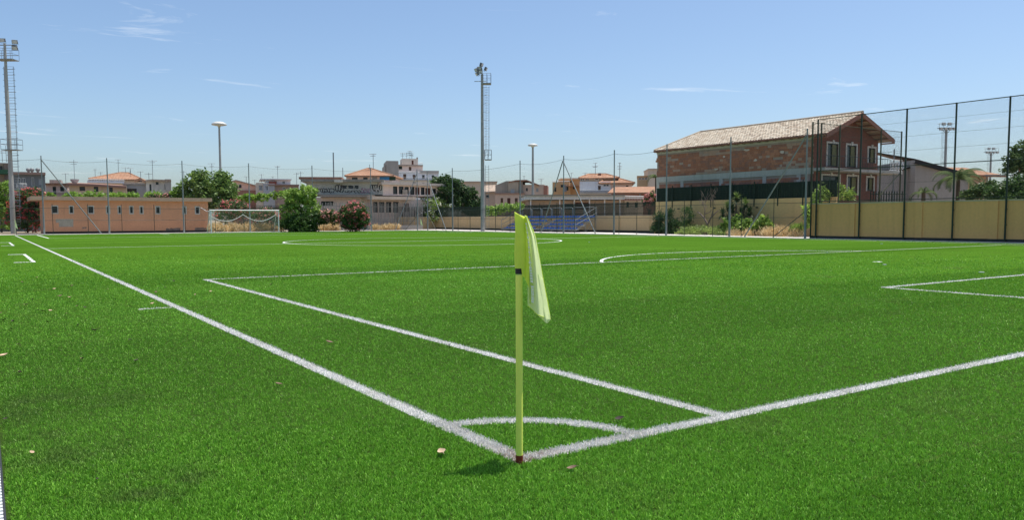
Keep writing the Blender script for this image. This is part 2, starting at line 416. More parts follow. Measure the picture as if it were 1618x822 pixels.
# ---- markings as real strips; close to the camera they also carry white fibres
LINE = plain('line_white', (0.74, 0.74, 0.72), 0.7, 0, 0.06, 8.0)
WBLADE = blade_mat('white_fibre', True); GBLADE = blade_mat('green_fibre')
RECTS, ARCS = [], []     # every marking, for the fibres
HALF_ANGLE = math.radians(33.2+7.5)
R_NEAR, R_FAR = 2.0, 42.0
def density(r):
    f = np.clip((42.0-r)/28.0, 0, 1)
    return 27000.0*np.where(r < 4.3, 1.0, (4.3/np.maximum(r, 0.1))**2.25)*f*f*(3-2*f)
def blades(xy, tall=0.024, wk=1.0, laz=None, tone=None):
    """fibres rooted at xy: bent three-triangle blades near the camera, single triangles further off"""
    n = len(xy); r = np.hypot(xy[:, 0]-CX, xy[:, 1]-CY)
    az = RNG.uniform(0, 2*pi, n); lean = np.abs(RNG.normal(0.0, 0.55, n))+0.12
    laz = RNG.uniform(0, 2*pi, n) if laz is None else laz
    h = tall*RNG.uniform(0.65, 1.3, n)*(1+np.clip(r-8, 0, 30)*0.012)
    wd = np.maximum(0.0042, r*0.00070)*RNG.uniform(0.75, 1.3, n)*wk
    ax, ay = np.cos(az)*wd/2, np.sin(az)*wd/2
    lx, ly = np.cos(laz), np.sin(laz)
    tx = xy[:, 0]+lx*h*np.sin(lean); ty = xy[:, 1]+ly*h*np.sin(lean); tz = h*np.cos(np.minimum(lean, 1.3))
    mx = xy[:, 0]+lx*h*np.sin(lean)*0.35; my = xy[:, 1]+ly*h*np.sin(lean)*0.35; mz = tz*0.62
    tint = np.clip(RNG.normal(0.46, 0.2, n)+(0 if tone is None else tone)+(RNG.uniform(0, 1, n) < .035)*.45, 0, 1)
    near = r < 5.6
    V, T, A = [], [], []
    k = np.where(near)[0]; base = 0
    if len(k):
        v = np.empty((len(k), 5, 3))
        v[:, 0] = np.c_[xy[k, 0]-ax[k], xy[k, 1]-ay[k], np.zeros(len(k))]; v[:, 1] = np.c_[xy[k, 0]+ax[k], xy[k, 1]+ay[k], np.zeros(len(k))]
        v[:, 2] = np.c_[mx[k]+ax[k]*.9, my[k]+ay[k]*.9, mz[k]]; v[:, 3] = np.c_[mx[k]-ax[k]*.9, my[k]-ay[k]*.9, mz[k]]
        v[:, 4] = np.c_[tx[k], ty[k], tz[k]]
        i = np.arange(len(k))[:, None]*5
        T.append(np.concatenate([i+[0, 1, 2], i+[0, 2, 3], i+[3, 2, 4]])); V.append(v.reshape(-1, 3)); A.append(np.repeat(tint[k], 5)); base = len(k)*5
    k = np.where(~near)[0]
    if len(k):
        v = np.empty((len(k), 3, 3))
        v[:, 0] = np.c_[xy[k, 0]-ax[k], xy[k, 1]-ay[k], np.zeros(len(k))]; v[:, 1] = np.c_[xy[k, 0]+ax[k], xy[k, 1]+ay[k], np.zeros(len(k))]
        v[:, 2] = np.c_[tx[k], ty[k], tz[k]]
        T.append(np.arange(len(k))[:, None]*3+[0, 1, 2]+base); V.append(v.reshape(-1, 3)); A.append(np.repeat(tint[k], 3))
    return np.concatenate(V), np.concatenate(T), np.concatenate(A)
def in_view(xy, r0=R_NEAR, r1=R_FAR):
    dx, dy = xy[:, 0]-CX, xy[:, 1]-CY; r = np.hypot(dx, dy)
    return (np.abs(np.arctan2(dx, dy)-YAW) < HALF_ANGLE) & (r > r0) & (r < r1)
def marking(name, label, rects=(), arcs=(), fibre=True):
    """rects (x0,x1,y0,y1), arcs (cx,cy,radius,a0,a1): flat strip 4 mm up, plus white fibres where the pile can be seen"""
    mb = MB(); pts = []
    for (x0, x1, y0, y1) in rects:
        ny = max(1, int(max(x1-x0, y1-y0)/6)); RECTS.append((x0, x1, y0, y1))
        mb.quad((x0, y0, 0.004), (x1, y0, 0.004), (x1, y1, 0.004), (x0, y1, 0.004))
        nn = int((x1-x0)*(y1-y0)*40000); nn = min(nn, 900000)
        q = np.c_[RNG.uniform(x0-.008, x1+.008, nn), RNG.uniform(y0-.008, y1+.008, nn)]; pts.append(q)
    for (cx, cy, R, a0, a1) in arcs:
        ARCS.append((cx, cy, R, a0, a1)); n = max(10, int(abs(a1-a0)*R/0.12))
        n = min(n, 180)
        for i in range(n):
            p, q = a0+(a1-a0)*i/n, a0+(a1-a0)*(i+1)/n
            mb.quad(*[(cx+rr*math.cos(a), cy+rr*math.sin(a), 0.0045) for rr, a in ((R-LW, p), (R, p), (R, q), (R-LW, q))])
        nn = min(int(abs(a1-a0)*R*LW*40000), 600000)
        a = RNG.uniform(min(a0, a1), max(a0, a1), nn); rr = RNG.uniform(R-LW-.008, R+.008, nn)
        pts.append(np.c_[cx+rr*np.cos(a), cy+rr*np.sin(a)])
    xy = np.concatenate(pts); xy = xy[in_view(xy, 2.0, 34)]
    if fibre and len(xy):
        r = np.hypot(xy[:, 0]-CX, xy[:, 1]-CY)
        xy = xy[RNG.uniform(0, 1, len(xy)) < np.minimum(1, density(r)*1.25/40000)]
        V, T, A = blades(xy, 0.026, 1.15)
        nb = len(mb.v); fl = np.array(mb.v); tri = []
        for f in mb.f: tri += [(f[0], f[1], f[2]), (f[0], f[2], f[3])]
        me = np_mesh(name, np.concatenate([fl, V]), np.concatenate([np.array(tri), T+nb]), WBLADE, np.concatenate([np.full(nb, 0.55), A]))
        o = mesh_obj(name, me, None)
    else:
        o = mb.build(name, LINE)
    tag(o, label, 'marking', kind='structure'); return o
marking('touchline', 'white touchline running from the corner flag', [(0, LW, 0, PL)])
marking('goal_line', 'white goal line running from the corner flag', [(LW, PW-LW, 0, LW)])
marking('corner_arc', 'white quarter circle round the corner flag', arcs=[(0.0, 0.0, 1.06, 0.09, pi/2-0.09)])
marking('penalty_area_line', 'white outline of the near penalty area', [(PS, PS+LW, LW, PD), (PS+LW, PW-PS, PD-LW, PD), (PW-PS-LW, PW-PS, LW, PD-LW)])
marking('goal_area_line', 'white outline of the near goal area', [(GX, GX+LW, LW, 5.5), (GX+LW, PW-GX, 5.5-LW, 5.5), (PW-GX-LW, PW-GX, LW, 5.5-LW)])
da = math.acos((PD-11)/9.15)
marking('penalty_arc', 'white arc outside the near penalty area', arcs=[(PW/2, 11, 9.15, pi/2-da, pi/2+da)], fibre=False)
marking('penalty_spot', 'white spot inside the near penalty area', [(PW/2-.18, PW/2+.18, 10.88, 11.12)], fibre=False)
marking('corner_distance_mark', 'short white tick outside the touchline', [(-0.52, -0.02, 10.12, 10.20)])
marking('halfway_line', 'white halfway line', [(LW, PW-LW, PL/2-LW/2, PL/2+LW/2)], fibre=False)
marking('centre_circle', 'white centre circle', arcs=[(PW/2, PL/2, 9.15, 0, 2*pi)], fibre=False)
marking('right_touchline', 'white touchline on the far side of the pitch', [(PW-LW, PW, 0, PL)], fibre=False)
marking('far_goal_line', 'white goal line at the far end', [(LW, PW-LW, PL-LW, PL)], fibre=False)
marking('far_penalty_area_line', 'white outline of the far penalty area', [(PS, PS+LW, PL-PD, PL-LW), (PS+LW, PW-PS, PL-PD, PL-PD+LW), (PW-PS-LW, PW-PS, PL-PD+LW, PL-LW)], fibre=False)
marking('far_goal_area_line', 'white outline of the far goal area', [(GX, GX+LW, PL-5.5, PL-LW), (GX+LW, PW-GX, PL-5.5, PL-5.5+LW)], fibre=False)
marking('far_corner_distance_mark', 'short white tick near the far corner', [(-0.52, -0.02, PL-10.2, PL-10.1)], fibre=False)
for nm, lab, ya, yb in (('technical_area_marking', 'dashed white box beside the touchline', 28.2, 36.0), ('technical_area_marking', 'smaller dashed white box further along the touchline', 49.8, 57.7)):
    rr = [(-1.72, -1.06, ya, ya+.22), (-1.72, -1.06, yb-.25, yb)]
    nd = 6
    for i in range(nd):
        y0 = ya+0.1+(yb-ya-.2)*(i+.14)/nd; rr.append((-1.18, -1.06, y0, y0+(yb-ya)/nd*0.66))
    marking(nm, lab, rr, fibre=False)

# ---- the green pile itself
def pile():
    edges = np.linspace(R_NEAR, R_FAR, 600); rc = (edges[1:]+edges[:-1])/2
    cnt = density(rc)*2*HALF_ANGLE*rc*np.diff(edges); tot = int(cnt.sum()/4)
    cdf = np.r_[0, np.cumsum(cnt)]/cnt.sum()
    r = np.interp(RNG.uniform(0, 1, tot), cdf, edges); th = YAW+RNG.uniform(-HALF_ANGLE, HALF_ANGLE, tot)
    xy = np.c_[CX+r*np.sin(th), CY+r*np.cos(th)]
    keep = (xy[:, 0] > TX0+.015) & (xy[:, 0] < TX1)
    jit = RNG.normal(0, 0.006, xy.shape); q = xy+jit
    for (x0, x1, y0, y1) in RECTS:
        keep &= ~((q[:, 0] > x0) & (q[:, 0] < x1) & (q[:, 1] > y0) & (q[:, 1] < y1))
    for (cx, cy, R, a0, a1) in ARCS:
        d = np.hypot(q[:, 0]-cx, q[:, 1]-cy)
        if R > 2: continue
        keep &= ~((d > R-LW) & (d < R) & (q[:, 0] > 0) & (q[:, 1] > 0))
    tc_ = xy[keep]; per = 4
    rr = np.hypot(tc_[:, 0]-CX, tc_[:, 1]-CY); sg = 0.0062*np.maximum(1, rr/5.0)
    off = RNG.normal(0, 1, (len(tc_), per, 2))*sg[:, None, None]
    xy = (tc_[:, None, :]+off).reshape(-1, 2)
    laz = np.arctan2(off[:, :, 1], off[:, :, 0]).reshape(-1)+RNG.normal(0, .5, len(xy))
    V, T, A = blades(xy, laz=laz, tone=np.repeat(RNG.normal(0, .10, len(tc_)), per))
    o = mesh_obj('grass', np_mesh('grass', V, T, GBLADE, A), None)
    tag(o, 'short green artificial grass fibres of the pitch', 'grass', kind='stuff')
pile()
# ================================================================== CORNER FLAGS
def cloth_mat(name, col, trans):
    m, t, b = new_mat(name)
    c = ramp(t, noise(t, pos(t), 9.0, 4), [(0.3, mul(col, 0.93)), (0.7, mul(col, 1.05))])
    t.links.new(c, b.inputs['Base Color']); b.inputs['Roughness'].default_value = 0.6; b.inputs['Specular IOR Level'].default_value = 0.2
    cr_ = t.nodes.new('ShaderNodeTexWave'); cr_.inputs['Scale'].default_value = 6.0; cr_.inputs['Distortion'].default_value = 6.0
    t.links.new(pos(t), cr_.inputs['Vector']); bump(t, b, cr_.outputs['Fac'], 0.12, 0.01)
    tr = t.nodes.new('ShaderNodeBsdfTranslucent'); t.links.new(c, tr.inputs[0])
    mx = t.nodes.new('ShaderNodeMixShader'); mx.inputs[0].default_value = trans
    t.links.new(b.outputs[0], mx.inputs[1]); t.links.new(tr.outputs[0], mx.inputs[2])
    t.links.new(mx.outputs[0], t.nodes['Material Output'].inputs[0])
    return m
POLE_Y = plain('flag_pole_yellow', (0.92, 0.98, 0.16), 0.5, 0, 0.06, 3.0)
RED = plain('flag_pole_red', (0.22, 0.03, 0.015), 0.5, 0, 0.2, 20)
SLEEVE = cloth_mat('flag_sleeve_cloth', (0.84, 0.98, 0.12), 0.2)
CLOTH = cloth_mat('flag_cloth', (0.88, 0.98, 0.50), 0.24)
PALE = cloth_mat('flag_print_white', (0.93, 0.94, 0.91), 0.1)
FF = Frame((0.012, 0.012), -YAW)
def polyc(pts, n):                    # resample a picture polyline by its parameter
    t = np.linspace(0, 1, len(pts)); q = np.linspace(0, 1, n); p = np.array(pts, float)
    return np.c_[np.interp(q, t, p[:, 0]), np.interp(q, t, p[:, 1])]
def smooth_c(pts, n):
    p = polyc(pts, n)
    for _ in range(max(1, n//(3*len(pts)))):
        p[1:-1] = (p[:-2]+2*p[1:-1]+p[2:])/4
    return p
cf = thing('corner_flag', 'yellow-green corner flag hanging limp on its pole at the near corner of the pitch', 'flag', (0.012, 0.012, 0), -YAW)
MB().tube([(0, 0, 0.055), (0, 0, 1.13)], 0.0205, 20).build('pole', POLE_Y, cf, True)
MB().tube([(0, 0, -0.02), (0, 0, 0.055)], 0.0215, 20).build('base_sleeve', RED, cf, True)
MB().tube([(0, 0, 1.135), (0, 0, 1.168)], 0.0222, 20).build('black_band', BLACK, cf, True)
# sleeve of the flag pulled over the pole, its open top cut slanting
mb = MB(); nseg, nz = 28, 22
for j in range(nz+1):
    for k in range(nseg):
        a = 2*pi*k/nseg; t = j/nz
        top = 1.497 - 0.030*(math.cos(a)*0.5+0.5); bot = 1.168 if math.cos(a) < 0.45 else 1.118
        z = bot + (top-bot)*t
        rx = 0.0245 + 0.010*max(0, math.cos(a))**2 + 0.0025*math.sin(7*t+2*a); ry = 0.0235 + 0.002*math.sin(11*t+3*a)
        mb.v.append((rx*math.cos(a)+0.005*max(0, math.cos(a)), ry*math.sin(a), z))
for j in range(nz):
    for k in range(nseg):
        k2 = (k+1) % nseg; mb.f.append((j*nseg+k, j*nseg+k2, (j+1)*nseg+k2, (j+1)*nseg+k))
mb.f.append(tuple(nz*nseg+k for k in range(nseg)))
mb.build('sleeve', SLEEVE, cf, True)
# the hanging cloth: left and right outline followed down, folds run in depth between them
def drape(name, left, right, mat, fold, d0, nj=60, ni=26):
    Lc, Rc = smooth_c(left, nj), smooth_c(right, nj); m = MB()
    for j in range(nj):
        t = j/(nj-1)
        for i in range(ni):
            x = i/(ni-1); u = Lc[j, 0]+(Rc[j, 0]-Lc[j, 0])*x; v = Lc[j, 1]+(Rc[j, 1]-Lc[j, 1])*x
            s, z = FF.uv(u, v); m.v.append((s, d0+fold(x, t), z))
    for j in range(nj-1):
        for i in range(ni-1):
            b = j*ni+i; m.f.append((b, b+1, b+ni+1, b+ni))
    return m.build(name, mat, cf, True)
f1 = lambda x, t: (0.014+0.066*t)*math.sin(x*7.0+0.6+0.8*t) + 0.010*math.sin(x*17+5*t) - 0.05*t*x
fc = drape('flag_cloth', [(829, 340), (832, 372), (834, 405), (834, 440), (834, 462), (834, 486)],
      [(832, 341), (846, 372), (854, 415), (860, 448), (866, 478), (870, 506)], CLOTH, f1, 0.0, 70, 30)
# lower hem corner folding out beneath
drape('flag_fold', [(836, 420), (838, 450), (840, 474), (843, 488), (848, 499), (856, 506)],
      [(858, 440), (862, 462), (866, 484), (869, 498), (870, 506), (866, 511)], CLOTH, lambda x, t: 0.03+0.045*math.sin(x*5+2)-0.05*x, 0.0, 40, 16)
drape('flag_shadow_fold', [(831, 345), (833, 372), (834.5, 405), (835, 440), (835.5, 462), (836, 480)],
      [(832, 346), (842, 374), (850, 415), (855, 448), (859, 478), (862, 500)], CLOTH, lambda x, t: 0.02+0.17*math.sin(pi*x)*(0.25+0.75*t), 0.0, 50, 22)  # unseen fold added behind the cloth to fill out its ground shadow
drape('flag_inner_fold', [(826, 342), (827, 372), (828, 400), (829, 425), (829, 440)],
      [(831, 342), (835, 372), (836, 402), (836, 430), (836, 455)], SLEEVE, lambda x, t: -0.012+0.010*math.sin(x*4), 0.0, 36, 8)
# white printing caught in the fold: a broken run of small strokes
CV = np.array(fc.data.vertices and [tuple(v.co) for v in fc.data.vertices])
def cloth_y(s, z):
    d = (CV[:, 0]-s)**2+(CV[:, 2]-z)**2; return float(CV[np.argsort(d)[:4], 1].min())
hem = [CV[(j+1)*30-1] for j in range(70)] + [CV[69*30+i] for i in range(29, -1, -1)]
MB().tube(hem, 0.0022, 5).build('hem', SLEEVE, fc)
sp = MB(); path = [(831, 352), (833, 366), (835, 382), (836, 398), (837.5, 415), (839, 432), (840.5, 450), (841.5, 466), (841, 478)]
pc = smooth_c(path, 34)
for j in range(33):
    (ua, va), (ub, vb) = pc[j], pc[j+1]
    wpx = 2.3 if j < 15 else 4.2
    if j < 18 and j % 2 == 1: wpx *= 0.45
    if j in (24,): continue
    q = []
    for (u, v) in ((ua-wpx/2, va), (ua+wpx/2, va+0.8), (ub+wpx/2, vb-0.3), (ub-wpx/2, vb-0.9)):
        s, z = FF.uv(u, v); q.append((s, min(cloth_y(s, z), -0.016)-0.006, z))
    sp.quad(*q)
sp.build('printed_lettering', PALE, cf)
def small_flag(label, x, y, sgn=1):
    c = thing('corner_flag', label, 'flag', (x, y, 0), -YAW)
    MB().tube([(0, 0, 0), (0, 0, 1.5)], 0.025, 8).build('pole', plain('pale_pole', (0.62, 0.58, 0.42), 0.5), c)
    m = MB(); n = 10
    for j in range(n+1):
        t = j/n
        for i in range(7):
            x_ = i/6; m.v.append((sgn*(0.03+x_*(0.05+0.30*t*(1-0.35*t))), 0.03*math.sin(4*x_+3*t), 1.5-0.62*t-0.42*x_*(0.5+0.5*t)+0.12*x_))
    for j in range(n):
        for i in range(6):
            b = j*7+i; m.f.append((b, b+1, b+8, b+7))
    m.build('flag_cloth', CLOTH, c, True); return c
small_flag('small pale yellow corner flag at the far end of the long touchline, before red oleander', 0.06, PL-0.06)
small_flag('small pale yellow corner flag at the far corner by the beige wall and net posts', PW-0.06, PL-0.06)

# ================================================================== FAR GOAL
gl = thing('football_goal', 'white football goal with sagging net at the far end of the pitch', 'goal', (PW/2, PL-0.06, 0))
for s in (-1, 1):
    MB().tube([(s*3.72, 0, 0), (s*3.72, 0, 2.44)], 0.06, 12).build('goalpost', WHITE_PAINT, gl, True)
    b = MB(); b.tube([(s*3.72, 0.05, 2.42), (s*3.72, 0.7, 2.38), (s*3.72, 1.9, 0.05)], 0.025, 6); b.tube([(s*3.72, 0.05, 0.03), (s*3.72, 1.9, 0.03)], 0.025, 6)
    b.build('net_support', WHITE_PAINT, gl)
MB().tube([(-3.78, 0, 2.5), (3.78, 0, 2.5)], 0.06, 12).build('crossbar', WHITE_PAINT, gl, True)
MB().tube([(-3.72, 1.9, 0.03), (3.72, 1.9, 0.03)], 0.025, 6).build('ground_bar', WHITE_PAINT, gl)
NETX = netting('goal_netting', (0, 2), 0.11, 0.007, (0.72, 0.74, 0.74))
NETS = netting('goal_netting_side', (1, 2), 0.11, 0.007, (0.72, 0.74, 0.74))
nb = MB(); n = 24
top = lambda x: 2.05 - 0.75*abs(math.sin((x+3.72)/7.44*2*pi))**0.9
for i in range(n):
    xa, xb = -3.72+7.44*i/n, -3.72+7.44*(i+1)/n
    nb.quad((xa, 1.85, 0.03), (xb, 1.85, 0.03), (xb, 1.0, top(xb)), (xa, 1.0, top(xa)))
    nb.quad((xa, 1.0, top(xa)), (xb, 1.0, top(xb)), (xb, 0.02, 2.46), (xa, 0.02, 2.46))
nb.build('net', NETX, gl)
for s in (-1, 1):
    ns = MB().quad((s*3.7, 0.02, 0.03), (s*3.7, 1.85, 0.03), (s*3.7, 0.8, 2.3), (s*3.7, 0.02, 2.44)); ns.build('side_net', NETS, gl)
rp = [(-3.72+7.44*i/40, 1.0, top(-3.72+7.44*i/40)) for i in range(41)]
MB().tube(rp, 0.03, 6).build('net_rope', WHITE_PAINT, gl)
ao = atY(316, 331, 93.0)
r2 = [(-3.72, 0.0, 2.35), ((-3.72+ao[0]-PW/2)/2, 3.0, 2.45), (ao[0]-PW/2, 6.6, 2.9)]
MB().tube(r2, 0.03, 6).build('stay_rope', WHITE_PAINT, gl)

# ================================================================== BALL-STOP NETS ON TALL GALVANISED POSTS
FY = PL+3.3        # far end line
FX = PW+2.0        # right side line
NET_F = netting('ball_net_far', (0, 2), 0.13, 0.0024, (0.10, 0.13, 0.13))
NET_R = netting('ball_net_right', (1, 2), 0.13, 0.0026, (0.10, 0.13, 0.13))
def tall_post(mb_parent, x, y, h):
    m = MB(); m.tube([(x, y, 0), (x, y, 2.2)], 0.085, 10); m.tube([(x, y, 2.2), (x, y, h*0.62)], 0.07, 10); m.tube([(x, y, h*0.62), (x, y, h)], 0.052, 10)
    return m.build('post', GALV, mb_parent, True)
def catenary(a, b, sag, n=9):
    a, b = np.array(a, float), np.array(b, float)
    return [a+(b-a)*i/(n-1)-np.array([0, 0, sag*4*(i/(n-1))*(1-i/(n-1))]) for i in range(n)]
bf = thing('ball_stop_net', 'tall ball-stop net on galvanised posts behind the far goal', 'net', (0, 0, 0))
fx = [float(atY(u, 368, FY)[0]) for u in (-35, 70, 173, 291, 395.5, 495, 587, 660)]
FH = 8.0
for i, x in enumerate(fx): tall_post(bf, x, FY, FH)
for a, b in zip(fx[:-1], fx[1:]):
    MB().tube(catenary((a, FY, FH-.35), (b, FY, FH-.35), 0.22), 0.012, 5).build('top_cable', GREEN_STEEL, bf)
nm = MB()
for a, b in zip(fx[:-1], fx[1:]):
    c = catenary((a, FY+.02, FH-.35), (b, FY+.02, FH-.35), 0.22)
    for p, q in zip(c[:-1], c[1:]): nm.quad((p[0], FY+.02, 1.2), (q[0], FY+.02, 1.2), q, p)
nm.build('netting', NET_F, bf)
for u0, u1 in ((70, 160), (660, 624)):
    x0, x1 = float(atY(u0, 368, FY)[0]), float(atY(u1, 368, FY)[0])
    MB().tube([(x0, FY-.1, FH-.4), (x1, FY-.1, 0.05)], 0.05, 8).build('brace', GALV, bf, True)
br = thing('ball_stop_net', 'tall ball-stop net on galvanised posts along the far touchline by the blue seats', 'net', (0, 0, 0))
RH = 7.75
ry = [float(atX(u, 370, FX)[1]) for u in (676, 715.5, 822, 890.5, 970, 1052.5, 1152.5, 1272)]
for y in ry: tall_post(br, FX, y, RH)
for a, b in zip(ry[:-1], ry[1:]):
    MB().tube(catenary((FX, a, RH-.35), (FX, b, RH-.35), 0.25), 0.012, 5).build('top_cable', GREEN_STEEL, br)
nm = MB()
for a, b in zip(ry[:-1], ry[1:]):
    c = catenary((FX+.02, a, RH-.35), (FX+.02, b, RH-.35), 0.25)
    for p, q in zip(c[:-1], c[1:]): nm.quad((FX+.02, p[1], 1.2), (FX+.02, q[1], 1.2), q, p)
nm.build('netting', NET_R, br)
for u0, u1 in ((676, 706), (890.5, 856), (890.5, 942), (1272, 1178)):
    y0, y1 = float(atX(u0, 370, FX)[1]), float(atX(u1, 372, FX)[1])
    MB().tube([(FX-.1, y0, RH-.5), (FX-.1, y1, 0.05)], 0.05, 8).build('brace', GALV, br, True)

# ---- low green mesh fences on the same lines
MESH_F = netting('mesh_far', (0, 2), 0.06, 0.0022, (0.02, 0.035, 0.025))
MESH_R = netting('mesh_right', (1, 2), 0.06, 0.0026, (0.02, 0.035, 0.025))
lf = thing('mesh_fence', 'low dark green wire mesh fence behind the far goal', 'fence')
y_ = FY+.16
x0, x1 = fx[0], fx[-1]; n = int((x1-x0)/3.15)
for i in range(n+1):
    x = x0+(x1-x0)*i/n; MB().tube([(x, y_, 0), (x, y_, 3.15)], 0.028, 6).build('post', GREEN_STEEL, lf)
for z in (1.45, 2.7): MB().tube([(x0, y_, z), (x1, y_, z)], 0.016, 5).build('wire', GREEN_STEEL, lf)
MB().quad((x0, y_+.03, 0.05), (x1, y_+.03, 0.05), (x1, y_+.03, 2.7), (x0, y_+.03, 2.7)).build('wire_mesh', MESH_F, lf)
for u0, u1 in ((660, 640), (495, 470)):
    xa, xb = float(atY(u0, 368, y_)[0]), float(atY(u1, 368, y_)[0])
    MB().tube([(xa, y_-.05, 2.0), (xb, y_-.05, 0.03)], 0.025, 6).build('brace', GREEN_STEEL, lf)
lr = thing('mesh_fence', 'low dark green wire mesh fence along the far touchline before the blue seats', 'fence')
x_ = FX+.16
ys = [float(atX(u, 372, x_)[1]) for u in (676, 700, 724, 743, 783, 806, 853, 880, 908, 940, 978, 1006, 1041, 1081, 1126, 1171, 1222, 1280)]
for y in ys: MB().tube([(x_, y, 0), (x_, y, 3.1)], 0.028, 6).build('post', GREEN_STEEL, lr)
for z in (1.5, 2.55): MB().tube([(x_, ys[0], z), (x_, ys[-1], z)], 0.016, 5).build('wire', GREEN_STEEL, lr)
MB().quad((x_+.03, ys[0], .05), (x_+.03, ys[-1], .05), (x_+.03, ys[-1], 2.55), (x_+.03, ys[0], 2.55)).build('wire_mesh', MESH_R, lr)
for u0, u1 in ((1280, 1222), (676, 690)):
    ya, yb = float(atX(u0, 372, x_)[1]), float(atX(u1, 372, x_)[1])
    MB().tube([(x_-.05, ya, 2.2), (x_-.05, yb, .03)], 0.03, 6).build('brace', GREEN_STEEL, lr)

# ================================================================== RIGHT-HAND WALL AND TALL GREEN FENCE
WX = 46.35
BEIGE = plaster('beige_render', (0.565, 0.30, 0.105), 0.3, 0.35)
COPE = plaster('wall_coping', (0.40, 0.33, 0.22), 0.35)
yw0, yw1 = float(atX(1281, 378, WX)[1]), 8.0
wl = thing('boundary_wall', 'tall beige rendered wall with pilasters under the high green fence', 'wall', (WX, 0, 0))
MB().box(0, 0.30, yw1, yw0, 0.06, 2.42).build('wall_panel', BEIGE, wl)
MB().box(-0.03, 0.34, yw1, yw0+.03, 2.42, 2.50).build('coping', COPE, wl)
MB().box(-0.05, 0.33, yw1, yw0+.02, -0.1, 0.20).build('plinth', plain('dark_plinth', (0.03, 0.035, 0.03), 0.8, 0, 0.3, 3), wl)
for u0, u1 in ((1281, 1289), (1344, 1351), (1447, 1457.5), (1563, 1577)):
    a, b = float(atX(u0, 350, WX)[1]), float(atX(u1, 350, WX)[1])
    MB().box(-0.06, 0.0, b, a, 0.20, 2.417).build('pilaster', BEIGE, wl)
gy = float(atX(1618, 350, WX)[1])
gf = thing('high_mesh_fence', 'high dark green mesh fence standing before the tall beige wall', 'fence')
GXf = WX-0.12; HF = 8.35
py = [float(atX(u, 379, GXf)[1]) for u in (1288.5, 1356.5, 1427, 1504, 1587.5)]
py.append(2*py[-1]-py[-2]); py.append(py[-1]*2-py[-2])
for y in py: MB().tube([(GXf, y, 0), (GXf, y, HF)], 0.055, 8).build('post', GREEN_STEEL, gf)
for z, rr in ((HF-.03, .03), (4.75, .03), (2.62, .025)):
    MB().tube([(GXf, py[0], z), (GXf, py[-1], z)], rr, 6).build('rail', GREEN_STEEL, gf)
for z in (3.7, 5.7, 6.6, 7.5): MB().tube([(GXf+.02, py[0], z), (GXf+.02, py[-1], z)], .006, 4).build('wire', GREEN_STEEL, gf)
MESH_H = netting('mesh_high', (1, 2), 0.055, 0.0042, (0.03, 0.045, 0.035), True)
MB().quad((GXf+.04, py[-1], 2.5), (GXf+.04, py[0], 2.5), (GXf+.04, py[0], HF), (GXf+.04, py[-1], HF)).build('wire_mesh', MESH_H, gf)
for y in py:
    for z in (1.0, 1.9): MB().box(GXf, WX-.005, y-.03, y+.03, z, z+.05).build('bracket', GREEN_STEEL, gf)
# the fence turning the corner, away from the pitch
rf = thing('high_mesh_fence', 'high green mesh fence return running from the wall towards the brick house', 'fence')
RY = py[0]+0.35; OLIVE = plain('olive_paint', (0.05, 0.06, 0.03), 0.5, 0, 0.3, 2)
px_ = [GXf-.1] + [float(atY(u, 300, RY)[0]) for u in (1296, 1325, 1390, 1422)]
for x in px_: MB().tube([(x, RY, 0), (x, RY, HF-.15)], 0.055, 8).build('post', OLIVE, rf)
for z in (HF-.2, 4.75, 2.7): MB().tube([(px_[0], RY, z), (px_[-1], RY, z)], 0.022, 6).build('rail', OLIVE, rf)
for z in (3.6, 5.6, 6.5, 7.4): MB().tube([(px_[0], RY+.02, z), (px_[-1], RY+.02, z)], .007, 4).build('wire', GREEN_STEEL, rf)
MB().tube([(px_[-1], RY, 5.0), (px_[-2]-.2, RY, 3.0)], 0.04, 6).build('brace', OLIVE, rf)
MESH_H2 = netting('mesh_high_return', (0, 2), 0.055, 0.0042, (0.03, 0.045, 0.035), True)
MB().quad((px_[0], RY+.04, 2.5), (px_[-1], RY+.04, 2.5), (px_[-1], RY+.04, HF-.2), (px_[0], RY+.04, HF-.2)).build('wire_mesh', MESH_H2, rf)

# ================================================================== FLOODLIGHT TOWERS
LAMPGREY = plain('floodlight_grey', (0.16, 0.17, 0.18), 0.5, 0.3)
LENS = plain('floodlight_glass', (0.55, 0.58, 0.6), 0.15, 0.0, 0.1)
GALVP = plain('galvanised_pole', (0.36, 0.355, 0.33), 0.55, 0.2, 0.12, 1.2)
def floodlight(root, x, y, z, az, tilt):
    e = MB().box(-.26, .26, -.12, .12, -.2, .2).build('floodlight', LAMPGREY, root)
    e.location = (x, y, z); e.rotation_euler = (tilt, 0, az)
    MB().box(-.22, .22, -.135, -.122, -.165, .165).build('lens', LENS, e)
    MB().tube([(-.28, 0, 0), (-.28, .1, -.3), (.28, .1, -.3), (.28, 0, 0)], .018, 4).build('bracket', GALV, e)
    return e
def cage(root, x, y, z, wx, wy):
    m = MB().box(x-wx, x+wx, y-wy, y+wy, z-.08, z)
    m.build('platform', GALV, root)
    r = MB()
    for zz in (z+.55, z+1.1): r.tube([(x-wx, y-wy, zz), (x+wx, y-wy, zz), (x+wx, y+wy, zz), (x-wx, y+wy, zz), (x-wx, y-wy, zz)], .022, 4)
    for a in (-1, 0, 1):
        for b in (-1, 1): r.tube([(x+a*wx, y+b*wy, z), (x+a*wx, y+b*wy, z+1.1)], .022, 4)
    r.build('guard_rail', plain('platform_rail', (0.2, 0.23, 0.26), 0.5, 0.3), root)
